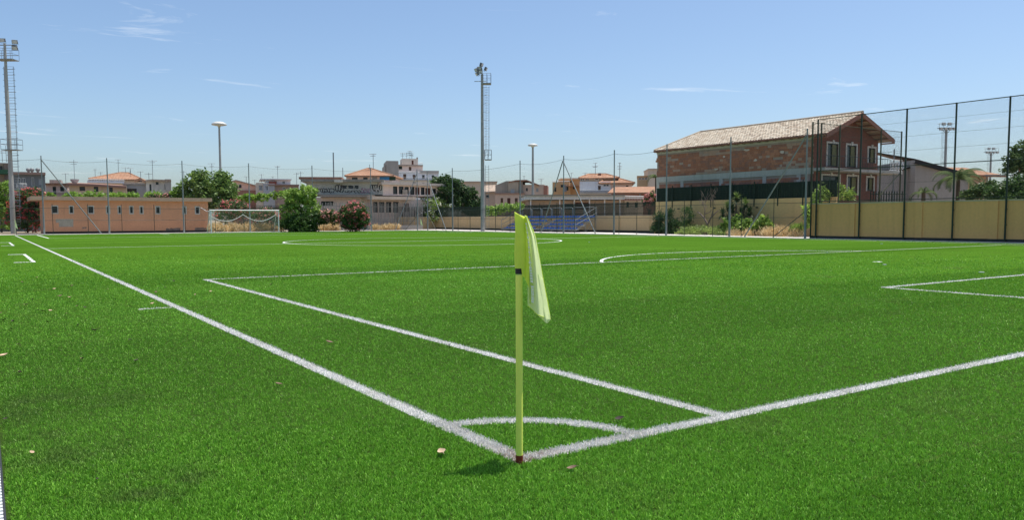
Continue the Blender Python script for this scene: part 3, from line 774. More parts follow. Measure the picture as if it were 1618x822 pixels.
def ladder(root, x, y, z0, z1, wd, hoop=True, side=1):
    m = MB()
    for s in (-1, 1): m.tube([(x+s*wd, y, z0), (x+s*wd, y, z1)], .02, 4)
    z = z0
    while z < z1: m.tube([(x-wd, y, z), (x+wd, y, z)], .014, 4); z += .3
    m.build('ladder', GALV, root)
    if hoop:
        h = MB(); z = z0+.4
        while z < z1:
            h.tube([(x+math.cos(a)*.36, y-.36+math.sin(a)*.40, z) for a in np.linspace(pi, 2*pi, 7)], .018, 4); z += .95
        for a in (pi*1.1, pi*1.5, pi*1.9): h.tube([(x+math.cos(a)*.36, y-.36+math.sin(a)*.4, z0+.4), (x+math.cos(a)*.36, y-.36+math.sin(a)*.4, z1)], .014, 4)
        h.build('safety_cage', plain('ladder_cage', (0.2, 0.25, 0.3), 0.5, 0.3), root)
# tower on the far touchline, ladder on its right
TXX = 46.75
tp = atX(763, 367, TXX); Ht = float(atD(757, 118, depthT := float((tp-CAM)@H_F))[2])
tw = thing('floodlight_tower', 'tall grey floodlight mast with ladder beside the blue seats', 'floodlight', (TXX, tp[1], 0), -YAW)
MB().tube([(0, 0, 0), (0, 0, Ht*0.5), (0, 0, Ht)], [0.26, 0.20, 0.14], 12).build('mast', GALVP, tw, True)
zt = lambda v: CZ+(346.2-v)/FPX*depthT
ladder(tw, 0.54, -.15, 0.4, zt(262), .2, False); ladder(tw, 0.52, -.12, zt(249), zt(141), .19, True)
MB().tube([(0.34, .1, zt(300)), (.34, .1, 0.2)], .03, 5).build('cable_duct', GALV, tw)
cage(tw, 0.66, 0, zt(253), .4, .5); cage(tw, 0.58, 0, zt(135.5), .46, .6)
MB().tube([(-.9, 0, zt(132)), (.5, 0, zt(132))], .04, 6).build('cross_arm', GALV, tw)
MB().tube([(-.1, -.8, Ht+.1), (.1, .9, Ht+.1)], .05, 6).build('cross_arm', GALV, tw)
MB().tube([(0, 0, Ht-.2), (0, 0, Ht+.75)], .06, 6).build('mast_top', GALV, tw)
for (x, z, az, ti) in ((-.62, zt(115), -.9, .5), (-.28, zt(112.5), -.4, .4), (-.55, zt(121), -1.2, .55), (-.2, zt(118), .3, .3), (-.05, zt(107), 1.2, .3), (.45, zt(113.5), 1.4, .4)):
    floodlight(tw, x, -.2, z, az, ti)
# tower behind the far fence at the left edge
DL = 86.0
lp = atD(20.5, 346, DL); zt2 = lambda v: CZ+(348.5-v)/FPX*DL
tl = thing('floodlight_tower', 'tall leaning-looking grey floodlight mast rising behind the oleander at the far corner', 'floodlight', (lp[0], lp[1], 0), -YAW)
tl['label'] = 'tall grey floodlight mast rising behind the red oleander by the pink building'
H2 = zt2(74)
MB().tube([(0, 0, 0), (0, 0, H2*.5), (0, 0, H2)], [.27, .20, .125], 14).build('mast', GALVP, tl, True)
ladder(tl, -.02, .5, 1, zt2(108), .5, False); 
hh = MB(); z = 3.0
while z < zt2(108):
    hh.tube([(-.55, .3, z), (-.55, .7, z), (.55, .7, z), (.55, .3, z)], .02, 4); z += .62
for s in (-.55, .55): hh.tube([(s, .5, 3), (s, .5, zt2(108))], .018, 4)
hh.build('safety_cage', MATS['ladder_cage'], tl)
cage(tl, .12, .2, zt2(237.5), .85, .55); cage(tl, .1, .1, zt2(98.5), .95, .6)
MB().tube([(-1.2, 0, zt2(92.5)), (1.35, 0, zt2(92.5))], .035, 6).build('cross_arm', GALV, tl)
MB().tube([(-1.3, 0, zt2(76.5)), (1.3, 0, zt2(76.5))], .05, 6).build('cross_arm', GALV, tl)
for (x, z, az, ti) in ((-.15, zt2(69.5), .1, .25), (1.15, zt2(72), .35, .35), (1.12, zt2(81), .35, .5), (-1.15, zt2(72), -.3, .3)):
    floodlight(tl, x, -.1, z, az, ti)
def far_tower(label, u, vtop, vplat, D, uw):
    p = atD(u, 346, D); k = D/FPX; hz = 344.0
    z = lambda v: CZ+(hz-v)*k
    t = thing('floodlight_tower', label, 'floodlight', (p[0], p[1], 0), -YAW, 'distant floodlight towers')
    MB().tube([(0, 0, 0), (0, 0, z(vplat))], [.3, .2], 10).build('mast', GALVP, t, True)
    ladder(t, -.55, 0, 2, z(vplat)-.3, .3, True)
    hw = uw/2*k
    pl = MB().box(-hw, hw, -.4, .4, z(vplat)-.1, z(vplat)).build('platform', GALV, t)
    r = MB(); r.tube([(-hw, -.4, z(vplat)+.8), (hw, -.4, z(vplat)+.8)], .03, 4); r.tube([(-hw, .4, z(vplat)+.8), (hw, .4, z(vplat)+.8)], .03, 4)
    for i in range(5):
        x = -hw+2*hw*i/4; r.tube([(x, -.4, z(vplat)), (x, -.4, z(vplat)+.8)], .03, 4)
    r.build('guard_rail', GALV, t)
    MB().tube([(-hw*.7, 0, z(vplat)), (0, 0, z(vplat)-hw*.7)], .05, 5).build('strut', GALV, t); MB().tube([(hw*.7, 0, z(vplat)), (0, 0, z(vplat)-hw*.7)], .05, 5).build('strut', GALV, t)
    for i in range(4):
        f = floodlight(t, -hw*.8+1.6*hw*i/3, -.5, z(vplat)-.2, 0, .4); f.scale = (1.15, 1.15, 1.15)
    for x in (-.35*hw, .35*hw):
        f = floodlight(t, x, 0, z(vtop)-.2, 0, .3); f.scale = (1.2, 1.2, 1.2)
    return t
far_tower('distant floodlight tower with railed platform above the grey gable', 1490.5, 196, 204, 150, 26)
far_tower('smaller, more distant floodlight tower with railed platform by the tree at the edge', 1562, 235, 241, 200, 20)

# ================================================================== MUSHROOM LAMP POSTS
def mushroom(label, u, v, D, wpx):
    p = atD(u, 346, D); z = float(atD(u, v, D)[2]); k = D/FPX; R = wpx/2*k
    t = thing('lamp_post', label, 'lamp post', (p[0], p[1], 0), 0, 'mushroom lamp posts behind the pitch')
    MB().tube([(0, 0, 0), (0, 0, z*.5), (0, 0, z-.1)], [.2, .165, .125], 10).build('post', GALVP, t, True)
    MB().lathe([(0.01, z+.42*R), (R*.5, z+.38*R), (R*.85, z+.22*R), (R, z+.05*R), (R*.96, z-.05*R), (R*.6, z-.12*R), (.2, z-.2*R), (.16, z-.35*R)], 24).build('lamp_head', plain('lamp_head_white', (0.6, 0.6, 0.57), 0.5), t, True)
mushroom('grey lamp post with flat mushroom head above the big green fig tree', 350.5, 197, 112, 23)
mushroom('grey lamp post with flat mushroom head behind the blue seats', 842, 230, 100, 16)
# ================================================================== BUILDING KIT
def flatten(wing, root):
    for c in list(wing.children):
        c.parent = root; c.location = wing.location; c.rotation_euler = wing.rotation_euler
    bpy.data.objects.remove(wing)
def bld(name, label, u, D, rot=0.0, cat='building', turn=None):
    rot -= math.degrees(math.atan((u-809)/FPX))*.92      # the far houses look towards the pitch
    fr = frame(u, D, rot if turn is None else turn)
    return thing(name, label, cat, fr.O, fr.ang), fr
def window(root, s0, s1, z0, z1, d, style):
    fm = {'b': WOODBROWN, 'g': GREENSHUT, 'r': plain('red_brown_wood', (0.13, 0.045, 0.03), 0.7), 'n': BLACK, 'w': plain('pale_blind', (0.42, 0.43, 0.42), 0.7)}.get(style, WHITE_PAINT)
    ft = min(0.09, (s1-s0)*0.13)
    f = MB(); y0, y1 = d+.06, d+.14
    f.box(s0, s0+ft, y0, y1, z0, z1); f.box(s1-ft, s1, y0, y1, z0, z1); f.box(s0+ft, s1-ft, y0, y1, z1-ft, z1); f.box(s0+ft, s1-ft, y0, y1, z0, z0+ft)
    if style in 'dD': f.box((s0+s1)/2-ft/2, (s0+s1)/2+ft/2, y0+.01, y1, z0+ft, z1-ft)
    o = f.build('window', fm, root)
    if style in 'bgrw':
        p = MB(); n = max(3, int((z1-z0)/.16))
        for i in range(n):
            za = z0+ft+(z1-z0-2*ft)*i/n; zb = z0+ft+(z1-z0-2*ft)*(i+.8)/n
            p.quad((s0+ft, d+.09, za), (s1-ft, d+.09, za), (s1-ft, d+.12, zb), (s0+ft, d+.12, zb))
        p.quad((s0, d+.16, z0), (s1, d+.16, z0), (s1, d+.16, z1), (s0, d+.16, z1)); p.build('shutter', fm, o)
    else:
        MB().quad((s0, d+.15, z0), (s1, d+.15, z0), (s1, d+.15, z1), (s0, d+.15, z1)).build('pane', DARKGLASS, o)
    return o
def pierced(m, s0, s1, z0, z1, d, holes, rev=0.2):
    ss = sorted({s0, s1, *[x for h in holes for x in h[:2]]}); zs = sorted({z0, z1, *[x for h in holes for x in h[2:4]]})
    ss = [x for x in ss if s0 <= x <= s1]; zs = [x for x in zs if z0 <= x <= z1]
    for a, b in zip(ss[:-1], ss[1:]):
        for c, e in zip(zs[:-1], zs[1:]):
            x, z = (a+b)/2, (c+e)/2
            if any(h[0] < x < h[1] and h[2] < z < h[3] for h in holes): continue
            m.quad((a, d, c), (b, d, c), (b, d, e), (a, d, e))
    for h in holes:
        a, b, c, e = h[:4]; D2 = d+rev
        m.quad((a, d, c), (a, D2, c), (a, D2, e), (a, d, e)); m.quad((b, d, e), (b, D2, e), (b, D2, c), (b, d, c))
        m.quad((a, d, c), (b, d, c), (b, D2, c), (a, D2, c)); m.quad((a, d, e), (a, D2, e), (b, D2, e), (b, d, e))
        m.quad((a, D2, c), (b, D2, c), (b, D2, e), (a, D2, e))
def block(root, fr, u0, u1, vt, vb, dep, mat, wins=(), d0=0.0, name='wall', pw=None):
    s0, z1 = fr.uv(u0, vt, d0); s1, _ = fr.uv(u1, vt, d0)
    z0 = -0.1 if vb is None else fr.uv(u0, vb, d0)[1]
    hs = []
    for (a, b, c, e, st) in wins:           # u0, u1, vtop, vbottom, style
        x0, y1 = fr.uv(a, c, d0); x1, y0 = fr.uv(b, e, d0); hs.append((x0, x1, y0, min(y1, z1-.05), st))
    m = MB(); pierced(m, s0, s1, z0, z1, d0, hs)
    d1 = d0+dep
    m.quad((s1, d0, z0), (s1, d1, z0), (s1, d1, z1), (s1, d0, z1)); m.quad((s0, d1, z0), (s0, d0, z0), (s0, d0, z1), (s0, d1, z1))
    m.quad((s1, d1, z0), (s0, d1, z0), (s0, d1, z1), (s1, d1, z1)); m.quad((s0, d0, z1), (s1, d0, z1), (s1, d1, z1), (s0, d1, z1))
    m.build(name, mat, root)
    for h in hs: window(root, *h[:4], d0, h[4])
    return s0, s1, z0, z1
def slab(root, fr, u0, u1, vt, vb, dep, mat, d0=-0.35, name='roof_slab'):
    s0, z1 = fr.uv(u0, vt, d0); s1, z0 = fr.uv(u1, vb, d0)
    z0 = fr.uv(u0, vb, d0)[1]
    return MB().box(s0, s1, d0, d0+dep, z0, z1).build(name, mat, root)
def hip(root, fr, u0, u1, ve, ua, ub, va, dep, mat, d0=-0.5, thick=0.18, name='roof'):
    s0, z0 = fr.uv(u0, ve, d0); s1, _ = fr.uv(u1, ve, d0); dm = d0+dep/2
    a, za = fr.uv(ua, va, dm); b, _ = fr.uv(ub, va, dm); d1 = d0+dep
    a = min(max(a, s0), s1); b = min(max(b, a+.02), s1)
    m = MB(); A, B = (a, dm, za), (b, dm, za)
    P = [(s0, d0, z0), (s1, d0, z0), (s1, d1, z0), (s0, d1, z0)]
    m.quad(P[0], P[1], B, A); m.quad(P[2], P[3], A, B); m.quad(P[1], P[2], B); m.quad(P[3], P[0], A)
    Q = [(x, y, z-thick) for x, y, z in P]
    for i in range(4): m.quad(Q[i], Q[(i+1) % 4], P[(i+1) % 4], P[i])
    m.quad(*reversed(Q)); o = m.build(name, mat, root)
    rg = MB()
    for p, q in ((P[0], A), (P[1], B), (A, B), (P[2], B), (P[3], A)): rg.tube([p, q], 0.13, 6)
    rg.build('ridge_tiles', mat, o); return o
def shed(root, fr, pts, d0, d1, mat, name='roof', thick=0.2, dz=0.0):
    """a roof or wall profile: picture points along its front edge, pushed back"""
    q = [fr.uv(u, v, d0) for u, v in pts]; m = MB(); n = len(q)
    for (sa, za), (sb, zb) in zip(q[:-1], q[1:]):
        m.quad((sa, d0, za), (sb, d0, zb), (sb, d1, zb+dz), (sa, d1, za+dz)); m.quad((sa, d0, za-thick), (sb, d0, zb-thick), (sb, d0, zb), (sa, d0, za))
        m.quad((sa, d0, za-thick), (sa, d1, za+dz-thick), (sb, d1, zb+dz-thick), (sb, d0, zb-thick))
    return m.build(name, mat, root)
def gable_wall(root, fr, pts, dep, mat, d0=0.0, name='wall'):
    q = [fr.uv(u, v, d0) for u, v in pts]; s0, s1 = q[0][0], q[-1][0]
    return MB().prism([(s1, -.1), (s0, -.1)] + q, d0, d0+dep).build(name, mat, root)
ANT = plain('aerial_metal', (0.22, 0.23, 0.24), 0.5, 0.5)
def aerial(root, fr, u, vt, vb, d=2.0, arms=((0.06, 0.9), (0.2, 0.6)), mast=0.035):
    s, z1 = fr.uv(u, vt, d); _, z0 = fr.uv(u, vb, d); m = MB().tube([(s, d, z0), (s, d, z1)], mast, 5)
    for f, L in arms:
        z = z1-(z1-z0)*f; m.tube([(s-L*.6, d, z), (s+L*.5, d, z+.05)], mast*.7, 4)
        for k in range(5):
            x = s-L*.55+L*k/4; m.tube([(x, d-.25, z), (x, d+.25, z)], mast*.5, 4)
    m.build('aerial', ANT, root)
def rail(root, fr, u0, u1, vt, vb, d, mat, name='railing', n=10):
    s0, z1 = fr.uv(u0, vt, d); s1, _ = fr.uv(u1, vt, d); z0 = fr.uv(u0, vb, d)[1]; m = MB()
    m.tube([(s0, d, z1), (s1, d, z1)], .03, 4); m.tube([(s0, d, (z0+z1)/2), (s1, d, (z0+z1)/2)], .02, 4)
    for i in range(n+1):
        x = s0+(s1-s0)*i/n; m.tube([(x, d, z0), (x, d, z1)], .022, 4)
    return m.build(name, mat, root)
TERRA = tiles('terracotta', (0.42, 0.20, 0.11), (0.50, 0.31, 0.20))
TERRA2 = tiles('terracotta_dark', (0.36, 0.16, 0.10), (0.46, 0.27, 0.19))
PALETILE = tiles('pale_tiles', (0.46, 0.33, 0.24), (0.60, 0.49, 0.38))
CREAM = plaster('cream_render', (0.50, 0.42, 0.33), 0.3)
PINKISH = plaster('pinkish_render', (0.55, 0.44, 0.38), 0.3)
WHITE_R = plaster('white_render', (0.66, 0.64, 0.60), 0.3)
OLDGREY = plaster('old_grey_render', (0.30, 0.28, 0.25), 0.6)
GREYHOUSE = plaster('slate_grey_render', (0.115, 0.125, 0.13), 0.2)
TAN = plaster('tan_render', (0.42, 0.32, 0.22), 0.35)
OCHRE = plaster('ochre_render', (0.42, 0.26, 0.12), 0.3)

# ================================================================== PINK CHANGING ROOM
PINK = plaster('salmon_render', (0.48, 0.235, 0.13), 0.25, 0.5)
PY = 93.2
pf = Frame((float(atY(68, 368, PY)[0]), PY), 0.0)
pk = thing('changing_room', 'low salmon-pink flat-roofed building with a row of small square windows', 'building', pf.O, 0)
wins = []
for (a, b) in ((81, 92.5), (108.5, 117), (138, 149), (167, 174.5), (185.5, 192.3), (203.8, 211.4), (220, 227), (245, 253.8), (287.5, 295), (307.7, 316)):
    wins.append((a+1.6, b-1.6, 326.5-0.3+(a-80)*0.006, 336.3+(a-80)*0.004, 'n'))
s0, s1, z0, z1 = block(pk, pf, 68.5, 328.5, 316, None, 7.0, PINK, wins)
for (a, b, c, e, st) in wins:
    xa, zb = pf.uv(a-1.6, c-1.7); xb, za = pf.uv(b+1.6, e+1.7); xc, zd = pf.uv(a, c); xd, zc = pf.uv(b, e)
    m = MB(); m.box(xa, xc, -.03, 0.05, za, zb); m.box(xd, xb, -.03, .05, za, zb); m.box(xc, xd, -.03, .05, zd, zb); m.box(xc, xd, -.05, .05, za, zc)
    m.build('window_surround', plain('window_surround', (0.5, 0.49, 0.45), 0.8), pk)
zr = pf.uv(200, 312.3, -.6)[1]
MB().box(-1.0, s1+.35, -.6, 7.4, z1-.02, zr+.05).build('roof_slab', plaster('roof_edge', (0.36, 0.25, 0.17), 0.45), pk)
MB().box(-.02, s1+.02, -.04, 0.0, -.1, 0.24).build('plinth', plain('black_plinth', (0.02, 0.022, 0.024), 0.8), pk)
for (a, b, c, e) in ((88, 116, 346.2, 352), (93, 116, 352, 358.5)):
    xa, zb = pf.uv(a, c); xb, za = pf.uv(b, e); MB().box(xa, xb, -.006-.002*(a > 90), .0, za, zb).build('paint_patch', plain('grey_beige_paint', (0.42, 0.38, 0.31), 0.9), pk)
m = MB()
for (a, b, c, e) in ((130, 137, 358.5, 361.5), (262, 285, 360, 365), (308, 328, 359, 365)):
    xa, zb = pf.uv(a, c); xb, za = pf.uv(b, e); n = 9; xs = np.linspace(xa, xb, n)
    m.v += [(x, -.004, zb-random.random()*.12) for x in xs] + [(x, -.004, za+random.random()*.1) for x in xs]; b0 = len(m.v)-2*n
    for i in range(n-1): m.f.append((b0+n+i, b0+n+i+1, b0+i+1, b0+i))
m.build('bare_plaster', plain('bare_plaster', (0.22, 0.17, 0.14), 0.9, 0, .3), pk)

# ================================================================== GRANDSTAND WITH BLUE SEATS
BLUE = plain('blue_seat_plastic', (0.065, 0.20, 0.52), 0.45, 0, 0.12, 1.0)
SX = 48.5; ya, yb = float(atX(793, 361, SX)[1]), float(atX(908, 361, SX)[1])
gs = thing('grandstand', 'small steel grandstand with rows of blue plastic seats beside the pitch', 'grandstand', (SX, yb, 0))
Ls = ya-yb
sm = MB()
prof = [(0.0, .02), (.03, .0), (.34, -.02), (.39, .02), (.42, .15), (.40, .16)]
for i in range(len(prof)-1):
    (xa, za), (xb, zb) = prof[i], prof[i+1]
    sm.quad((xa, -.185, za), (xb, -.185, zb), (xb, .185, zb), (xa, .185, za))
sm.quad((0, -.185, .02), (.34, -.185, -.02), (.34, -.185, .06), (0, -.185, .04)); sm.quad((0, .185, .02), (0, .185, .04), (.34, .185, .06), (.34, .185, -.02))
seat_me = sm.mesh('seat', BLUE)
aisle = (float(atX(846, 361, SX)[1])-yb, float(atX(852, 361, SX)[1])-yb)
for r in range(4):
    n = int(Ls/.5)
    for k in range(n):
        y = .25+k*.5
        if r in (0, 1, 2) and aisle[1]-.25 < y < aisle[0]+.45: continue
        o = bpy.data.objects.new('seat', seat_me); COL.objects.link(o); o.parent = gs; o.location = (r*.8, y, .40+r*.41)
    MB().box(r*.8-.15, r*.8+.6, 0, Ls, .30+r*.41-.05, .30+r*.41).build('tread', GALV, gs)
    MB().box(r*.8+.05, r*.8+.12, 0, Ls, .30+r*.41+.003, .38+r*.41).build('seat_rail', GALV, gs)
for y in np.linspace(.05, Ls-.05, 8):
    m = MB(); m.tube([(0, y, 0), (0, y, .3)], .03, 5); m.tube([(2.9, y, 0), (2.9, y, 2.65)], .03, 5); m.tube([(0, y, .2), (2.9, y, 1.5)], .03, 5)
    m.tube([(1.5, y, 0), (1.5, y, .9)], .025, 5); m.tube([(0, y, .03), (2.9, y, .03)], .025, 5); m.tube([(0, y, .05), (1.5, y, .9)], .02, 5); m.tube([(1.5, y, .05), (2.9, y, 1.4)], .02, 5)
    m.build('support_frame', GALV, gs)
for i in range(7):
    a, b = Ls*i/7+.12, Ls*(i+1)/7-.12
    MB().tube([(2.95, a, 1.6), (2.95, a, 2.55), (2.95, a+.12, 2.68), (2.95, b-.12, 2.68), (2.95, b, 2.55), (2.95, b, 1.6)], .032, 6).build('back_rail', GALV, gs)
m = MB(); m.tube([(0, -.1, .3), (0, -.1, 1.3), (2.9, -.1, 2.68), (2.9, -.1, 1.6)], .03, 5); m.tube([(0, -.1, .8), (2.9, -.1, 2.1)], .025, 5); m.build('side_rail', GALV, gs)
m = MB(); m.tube([(0, Ls+.1, .3), (0, Ls+.1, 1.3), (2.9, Ls+.1, 2.68), (2.9, Ls+.1, 1.6)], .03, 5); m.tube([(0, Ls+.1, .8), (2.9, Ls+.1, 2.1)], .025, 5); m.build('side_rail', GALV, gs)

# ================================================================== LOW WALLS AND PALISADES BEHIND THE PITCH
BX = 53.2
bw = thing('boundary_wall', 'low beige wall with green palisade running behind the blue seats', 'wall', (BX, 0, 0))
y0, y1 = float(atX(1034, 360, BX)[1]), 99.5
BEIGE2 = plaster('beige_render_low', (0.50, 0.36, 0.19), 0.25, 0.3)
MB().box(0, .3, y0, y1, -.1, 1.72).build('wall_panel', BEIGE2, bw)
MB().box(-.03, .33, y0-.02, y1+.02, 1.72, 1.79).build('coping', COPE, bw)
MB().box(-.03, 0.0, y0, y1, -.1, 0.22).build('plinth', MATS['dark_plinth'], bw)
for k in range(int((y1-y0)/4.5)):
    MB().box(-.05, 0.0, y0+.6+k*4.5, y0+.95+k*4.5, .22, 1.715).build('pilaster', BEIGE2, bw)
m = MB(); yy = y0
while yy < y1:
    m.box(.12, .16, yy, yy+.05, 1.79, 3.15); yy += .135
pk_ = m.build('pickets', GREEN_STEEL, bw); pk_['kind'] = 'stuff'
for z in (1.95, 2.95): MB().box(.165, .20, y0, y1, z, z+.06).build('picket_rail', GREEN_STEEL, bw)
ew = thing('boundary_wall', 'low beige wall at the far end behind the small corner flag', 'wall', (0, 99.5, 0))
x0 = float(atY(630, 360, 99.5)[0])
MB().box(x0, BX-.02, 0, .3, -.1, 1.75).build('wall_panel', BEIGE2, ew)
MB().box(x0-.03, BX-.05, -.03, .33, 1.75, 1.82).build('coping', COPE, ew)
m = MB(); xx = x0
while xx < BX-.2:
    m.box(xx, xx+.05, .12, .16, 1.82, 3.3); xx += .14
q_ = m.build('pickets', GREEN_STEEL, ew); q_['kind'] = 'stuff'
gp = thing('palisade_fence', 'weathered grey palisade fence before the graffiti building', 'fence', (0, 98.6, 0))
x0, x1 = float(atY(493, 360, 98.6)[0]), float(atY(668, 360, 98.6)[0])
PALE_ST = plain('weathered_steel', (0.30, 0.29, 0.26), 0.7, 0.1, .3, 1.0)
m = MB(); xx = x0; i = 0
while xx < x1:
    if i % 9 != 8: m.box(xx, xx+.075, 0, .04, .6, 3.75+.08*math.sin(i*1.7))
    xx += .215; i += 1
q_ = m.build('pickets', PALE_ST, gp); q_['kind'] = 'stuff'
for z in (1.2, 3.2): MB().box(x0, x1, .045, .10, z, z+.08).build('rail', PALE_ST, gp)
MB().box(x0, x1, -.05, .25, -.1, .6).build('base_wall', CONCRETE, gp)
gt = thing('palisade_fence', 'tall dark green palisade behind the goal and hedge', 'fence', (0, 97.4, 0))
x0, x1 = float(atY(378, 360, 97.4)[0]), float(atY(470, 360, 97.4)[0])
m = MB(); xx = x0
while xx < x1:
    m.box(xx, xx+.05, 0, .04, .1, 3.3); xx += .16
q_ = m.build('pickets', GREEN_STEEL, gt); q_['kind'] = 'stuff'
for z in (.6, 2.9): MB().box(x0, x1, .045, .08, z, z+.06).build('rail', GREEN_STEEL, gt)
gg = thing('gate', 'dark green steel gate frame beside the far goal', 'gate', (0, FY+.4, 0))
for u in (444, 462):
    x = float(atY(u, 360, FY+.4)[0]); MB().box(x-.05, x+.05, -.05, .05, 0, 2.95).build('gate_post', GREEN_STEEL, gg)
xa, xb = float(atY(425, 360, FY+.4)[0]), float(atY(463, 360, FY+.4)[0])
for z in (.3, 1.6, 2.85): MB().box(xa, xb, -.03, .03, z, z+.06).build('gate_bar', GREEN_STEEL, gg)

# ================================================================== TOWN BEHIND, FROM LEFT TO RIGHT
r, f = bld('ruined_house', 'brown weathered house with green awning at the left edge of the town', 4, 112, 5)
block(r, f, -40, 14.5, 256, None, 9, plaster('brown_old', (0.26, 0.20, 0.14), .7), [(-8, 4, 262, 272, 'n')])
MB().box(*[f.uv(-8, 280, -1)[0], f.uv(13, 280, -1)[0]], -1.2, 0, f.uv(0, 275, -1)[1], f.uv(0, 268, -1)[1]).build('awning', plain('green_awning', (.03, .10, .05), .8), r)
block(r, f, 6, 19, 258, None, 5, plaster('dark_old', (0.12, 0.09, 0.07), .5), d0=-.6, name='stair_wall')
aerial(r, f, 3, 238, 256, 2, ((.05, 1.2), (.2, 1.0))); aerial(r, f, 9, 230, 256, 2, ())
r, f = bld('grey_house', 'slate-grey house with three round roof vents behind the left floodlight mast', 48, 106, 3)
block(r, f, 20, 71, 275, None, 8, GREYHOUSE, [(27, 33, 281, 297, 'd'), (34.5, 40.5, 281, 297, 'd'), (49.5, 54, 280, 294, 'D'), (61, 66.5, 282.5, 292, 'w')])
slab(r, f, 19, 72, 271.2, 275, 9, plaster('roof_brown', (.22, .14, .11), .3), -.5)
for u in (45, 50.6, 59.8):
    s, z = f.uv(u, 271, 2); MB().lathe([(.14, z-.5), (.14, z), (.28, z+.12), (.3, z+.3), (.2, z+.45), (.02, z+.5)], 12, s, 2).build('roof_vent', GALV, r, True)
rail(r, f, 26, 42, 290, 297, -.6, WHITE_PAINT, 'balcony_rail', 8)
r, f = bld('cream_house', 'small cream house with red tile edge and dark windows, beside the grey house', 88, 122, -4)
block(r, f, 72, 106, 292, None, 7, PINKISH, [(83, 89, 295, 309, 'g'), (95, 101.5, 295, 302.5, 'g')])
slab(r, f, 71, 107, 289.2, 292, 8, TERRA, -.5, 'roof'); block(r, f, 78, 96, 284, 289.2, 2.5, OLDGREY, d0=2, name='roof_room')
rail(r, f, 80, 108, 303, 309, -.8, ANT, 'balcony_rail', 14)
aerial(r, f, 103.5, 274, 290, 1, ((.05, .9),)); aerial(r, f, 116.5, 252.5, 288, 4, ((.1, 1.1), (.2, .8)))
r, f = bld('long_house', 'long tan house with low sloping roof and three dark windows behind the pink building', 150, 118, 0)
block(r, f, 109, 200, 292, None, 8, TAN, [(125.5, 134.5, 295, 301.5, 'n'), (148, 155.5, 295, 303, 'n'), (172.5, 178.5, 296, 305, 'n')])
shed(r, f, [(105, 289.2), (150, 291), (199, 294)], -.6, 9, plaster('roof_brown2', (.20, .11, .08), .3), dz=.5, thick=.35)
s, z = f.uv(118, 287, 1); MB().lathe([(.02, z-.5), (.3, z-.2), (.55, z+.1), (.6, z+.35)], 14, s, 1).build('satellite_dish', plain('dish', (.5, .5, .5), .5), r, True)
r, f = bld('red_roof_house', 'house with broad terracotta hip roof behind the pink building', 180, 138, 4)
block(r, f, 142, 224, 282, None, 10, CREAM, [(146, 152, 285, 289, 'n'), (158, 165, 285, 289, 'n')])
hip(r, f, 140, 226, 282, 190, 203, 272.7, 11, TERRA, -.6)
slab(r, f, 138, 196, 285.5, 288.5, 3, WHITE_R, -1.5, 'balcony'); rail(r, f, 138, 196, 283, 286, -1.4, WHITE_PAINT, 'balcony_rail', 16)
aerial(r, f, 186.5, 252, 273, 4, ((.03, .9), (.25, .6))); aerial(r, f, 198, 265, 273, 4, ((.03, 1.2),)); aerial(r, f, 206, 266, 274, 4, ((.03, .9),)); aerial(r, f, 150, 267, 280, 4, ((.1, .5),)); aerial(r, f, 159, 272, 281, 4, ((.1, .7),))
r, f = bld('grey_annex', 'grey flat-roofed annex with terracotta lean-to in front of the hip roof house', 212, 126, -6)
block(r, f, 194, 232, 291, None, 7, plaster('cool_grey', (.32, .33, .33), .3), [(198, 216, 298, 304, 'n')])
slab(r, f, 193, 233, 289.7, 291, 8, CONCRETE, -.4); shed(r, f, [(212, 284), (222, 281), (234, 288)], 1, 8, TERRA, thick=.4)
block(r, f, 212, 233, 287, 290, 6, TAN, d0=1.2, name='upper_wall')
r, f = bld('streaked_house', 'small white house stained with dark streaks beside the annex', 250, 120, 2)
block(r, f, 230.5, 269.5, 285.5, None, 7, plaster('streaked', (.50, .48, .43), 1.1, .9), [(246, 250.5, 287.5, 292, 'n'), (260, 264, 291, 300, 'n'), (236, 239.5, 291, 302, 'n')])
shed(r, f, [(229, 284.5), (240, 283.2), (270.5, 284.3)], -.5, 8, PALETILE, thick=.25)
block(r, f, 260.5, 270.2, 283, 302, 1, OLDGREY, d0=-.3, name='side_wall')
aerial(r, f, 240.5, 253, 284, 3, ((.05, 1.3), (.13, .7))); aerial(r, f, 222, 271, 288, 3, ((.05, .8),)); aerial(r, f, 235, 273, 285, 3, ((.2, 1.0),)); aerial(r, f, 205.5, 269, 279, 8, ())
r, f = bld('gable_house', 'cream gabled house with brick-red lower wall behind the fig tree', 385, 132, 0)
gable_wall(r, f, [(352, 290), (373, 285), (405, 293.5)], 9, plaster('warm_cream', (.55, .44, .33), .2))
shed(r, f, [(350, 289.5), (373, 284), (406, 293)], -.4, 9.5, PALETILE, thick=.2)
window(r, *[f.uv(377.5, 297)[0], f.uv(381.5, 297)[0]], f.uv(378, 297)[1], f.uv(378, 292)[1], -.17, 'n')
block(r, f, 366, 420, 300.5, None, 3, plaster('brick_red_render', (.26, .12, .08), .3), d0=-2.5, name='lower_wall')
aerial(r, f, 389, 279, 290, 3, ((.05, .7),)); aerial(r, f, 402.5, 284, 293, 3, ((.05, .7),)); aerial(r, f, 334.5, 258, 284, 3, ((.03, 1.1), (.2, .6))); aerial(r, f, 290, 270, 290, 3, ((.1, .9),))
r, f = bld('modern_house', 'pale modern house with flat roofs, brown lower floor and roof aerials', 438, 126, 4)
block(r, f, 405, 425, 288.5, None, 6, CREAM, [(409, 415, 293, 301, 'w')]); block(r, f, 416, 434, 290, None, 5, plaster('mid_grey', (.30, .30, .30), .2), [(419, 424, 293, 301, 'd')], d0=-.8)
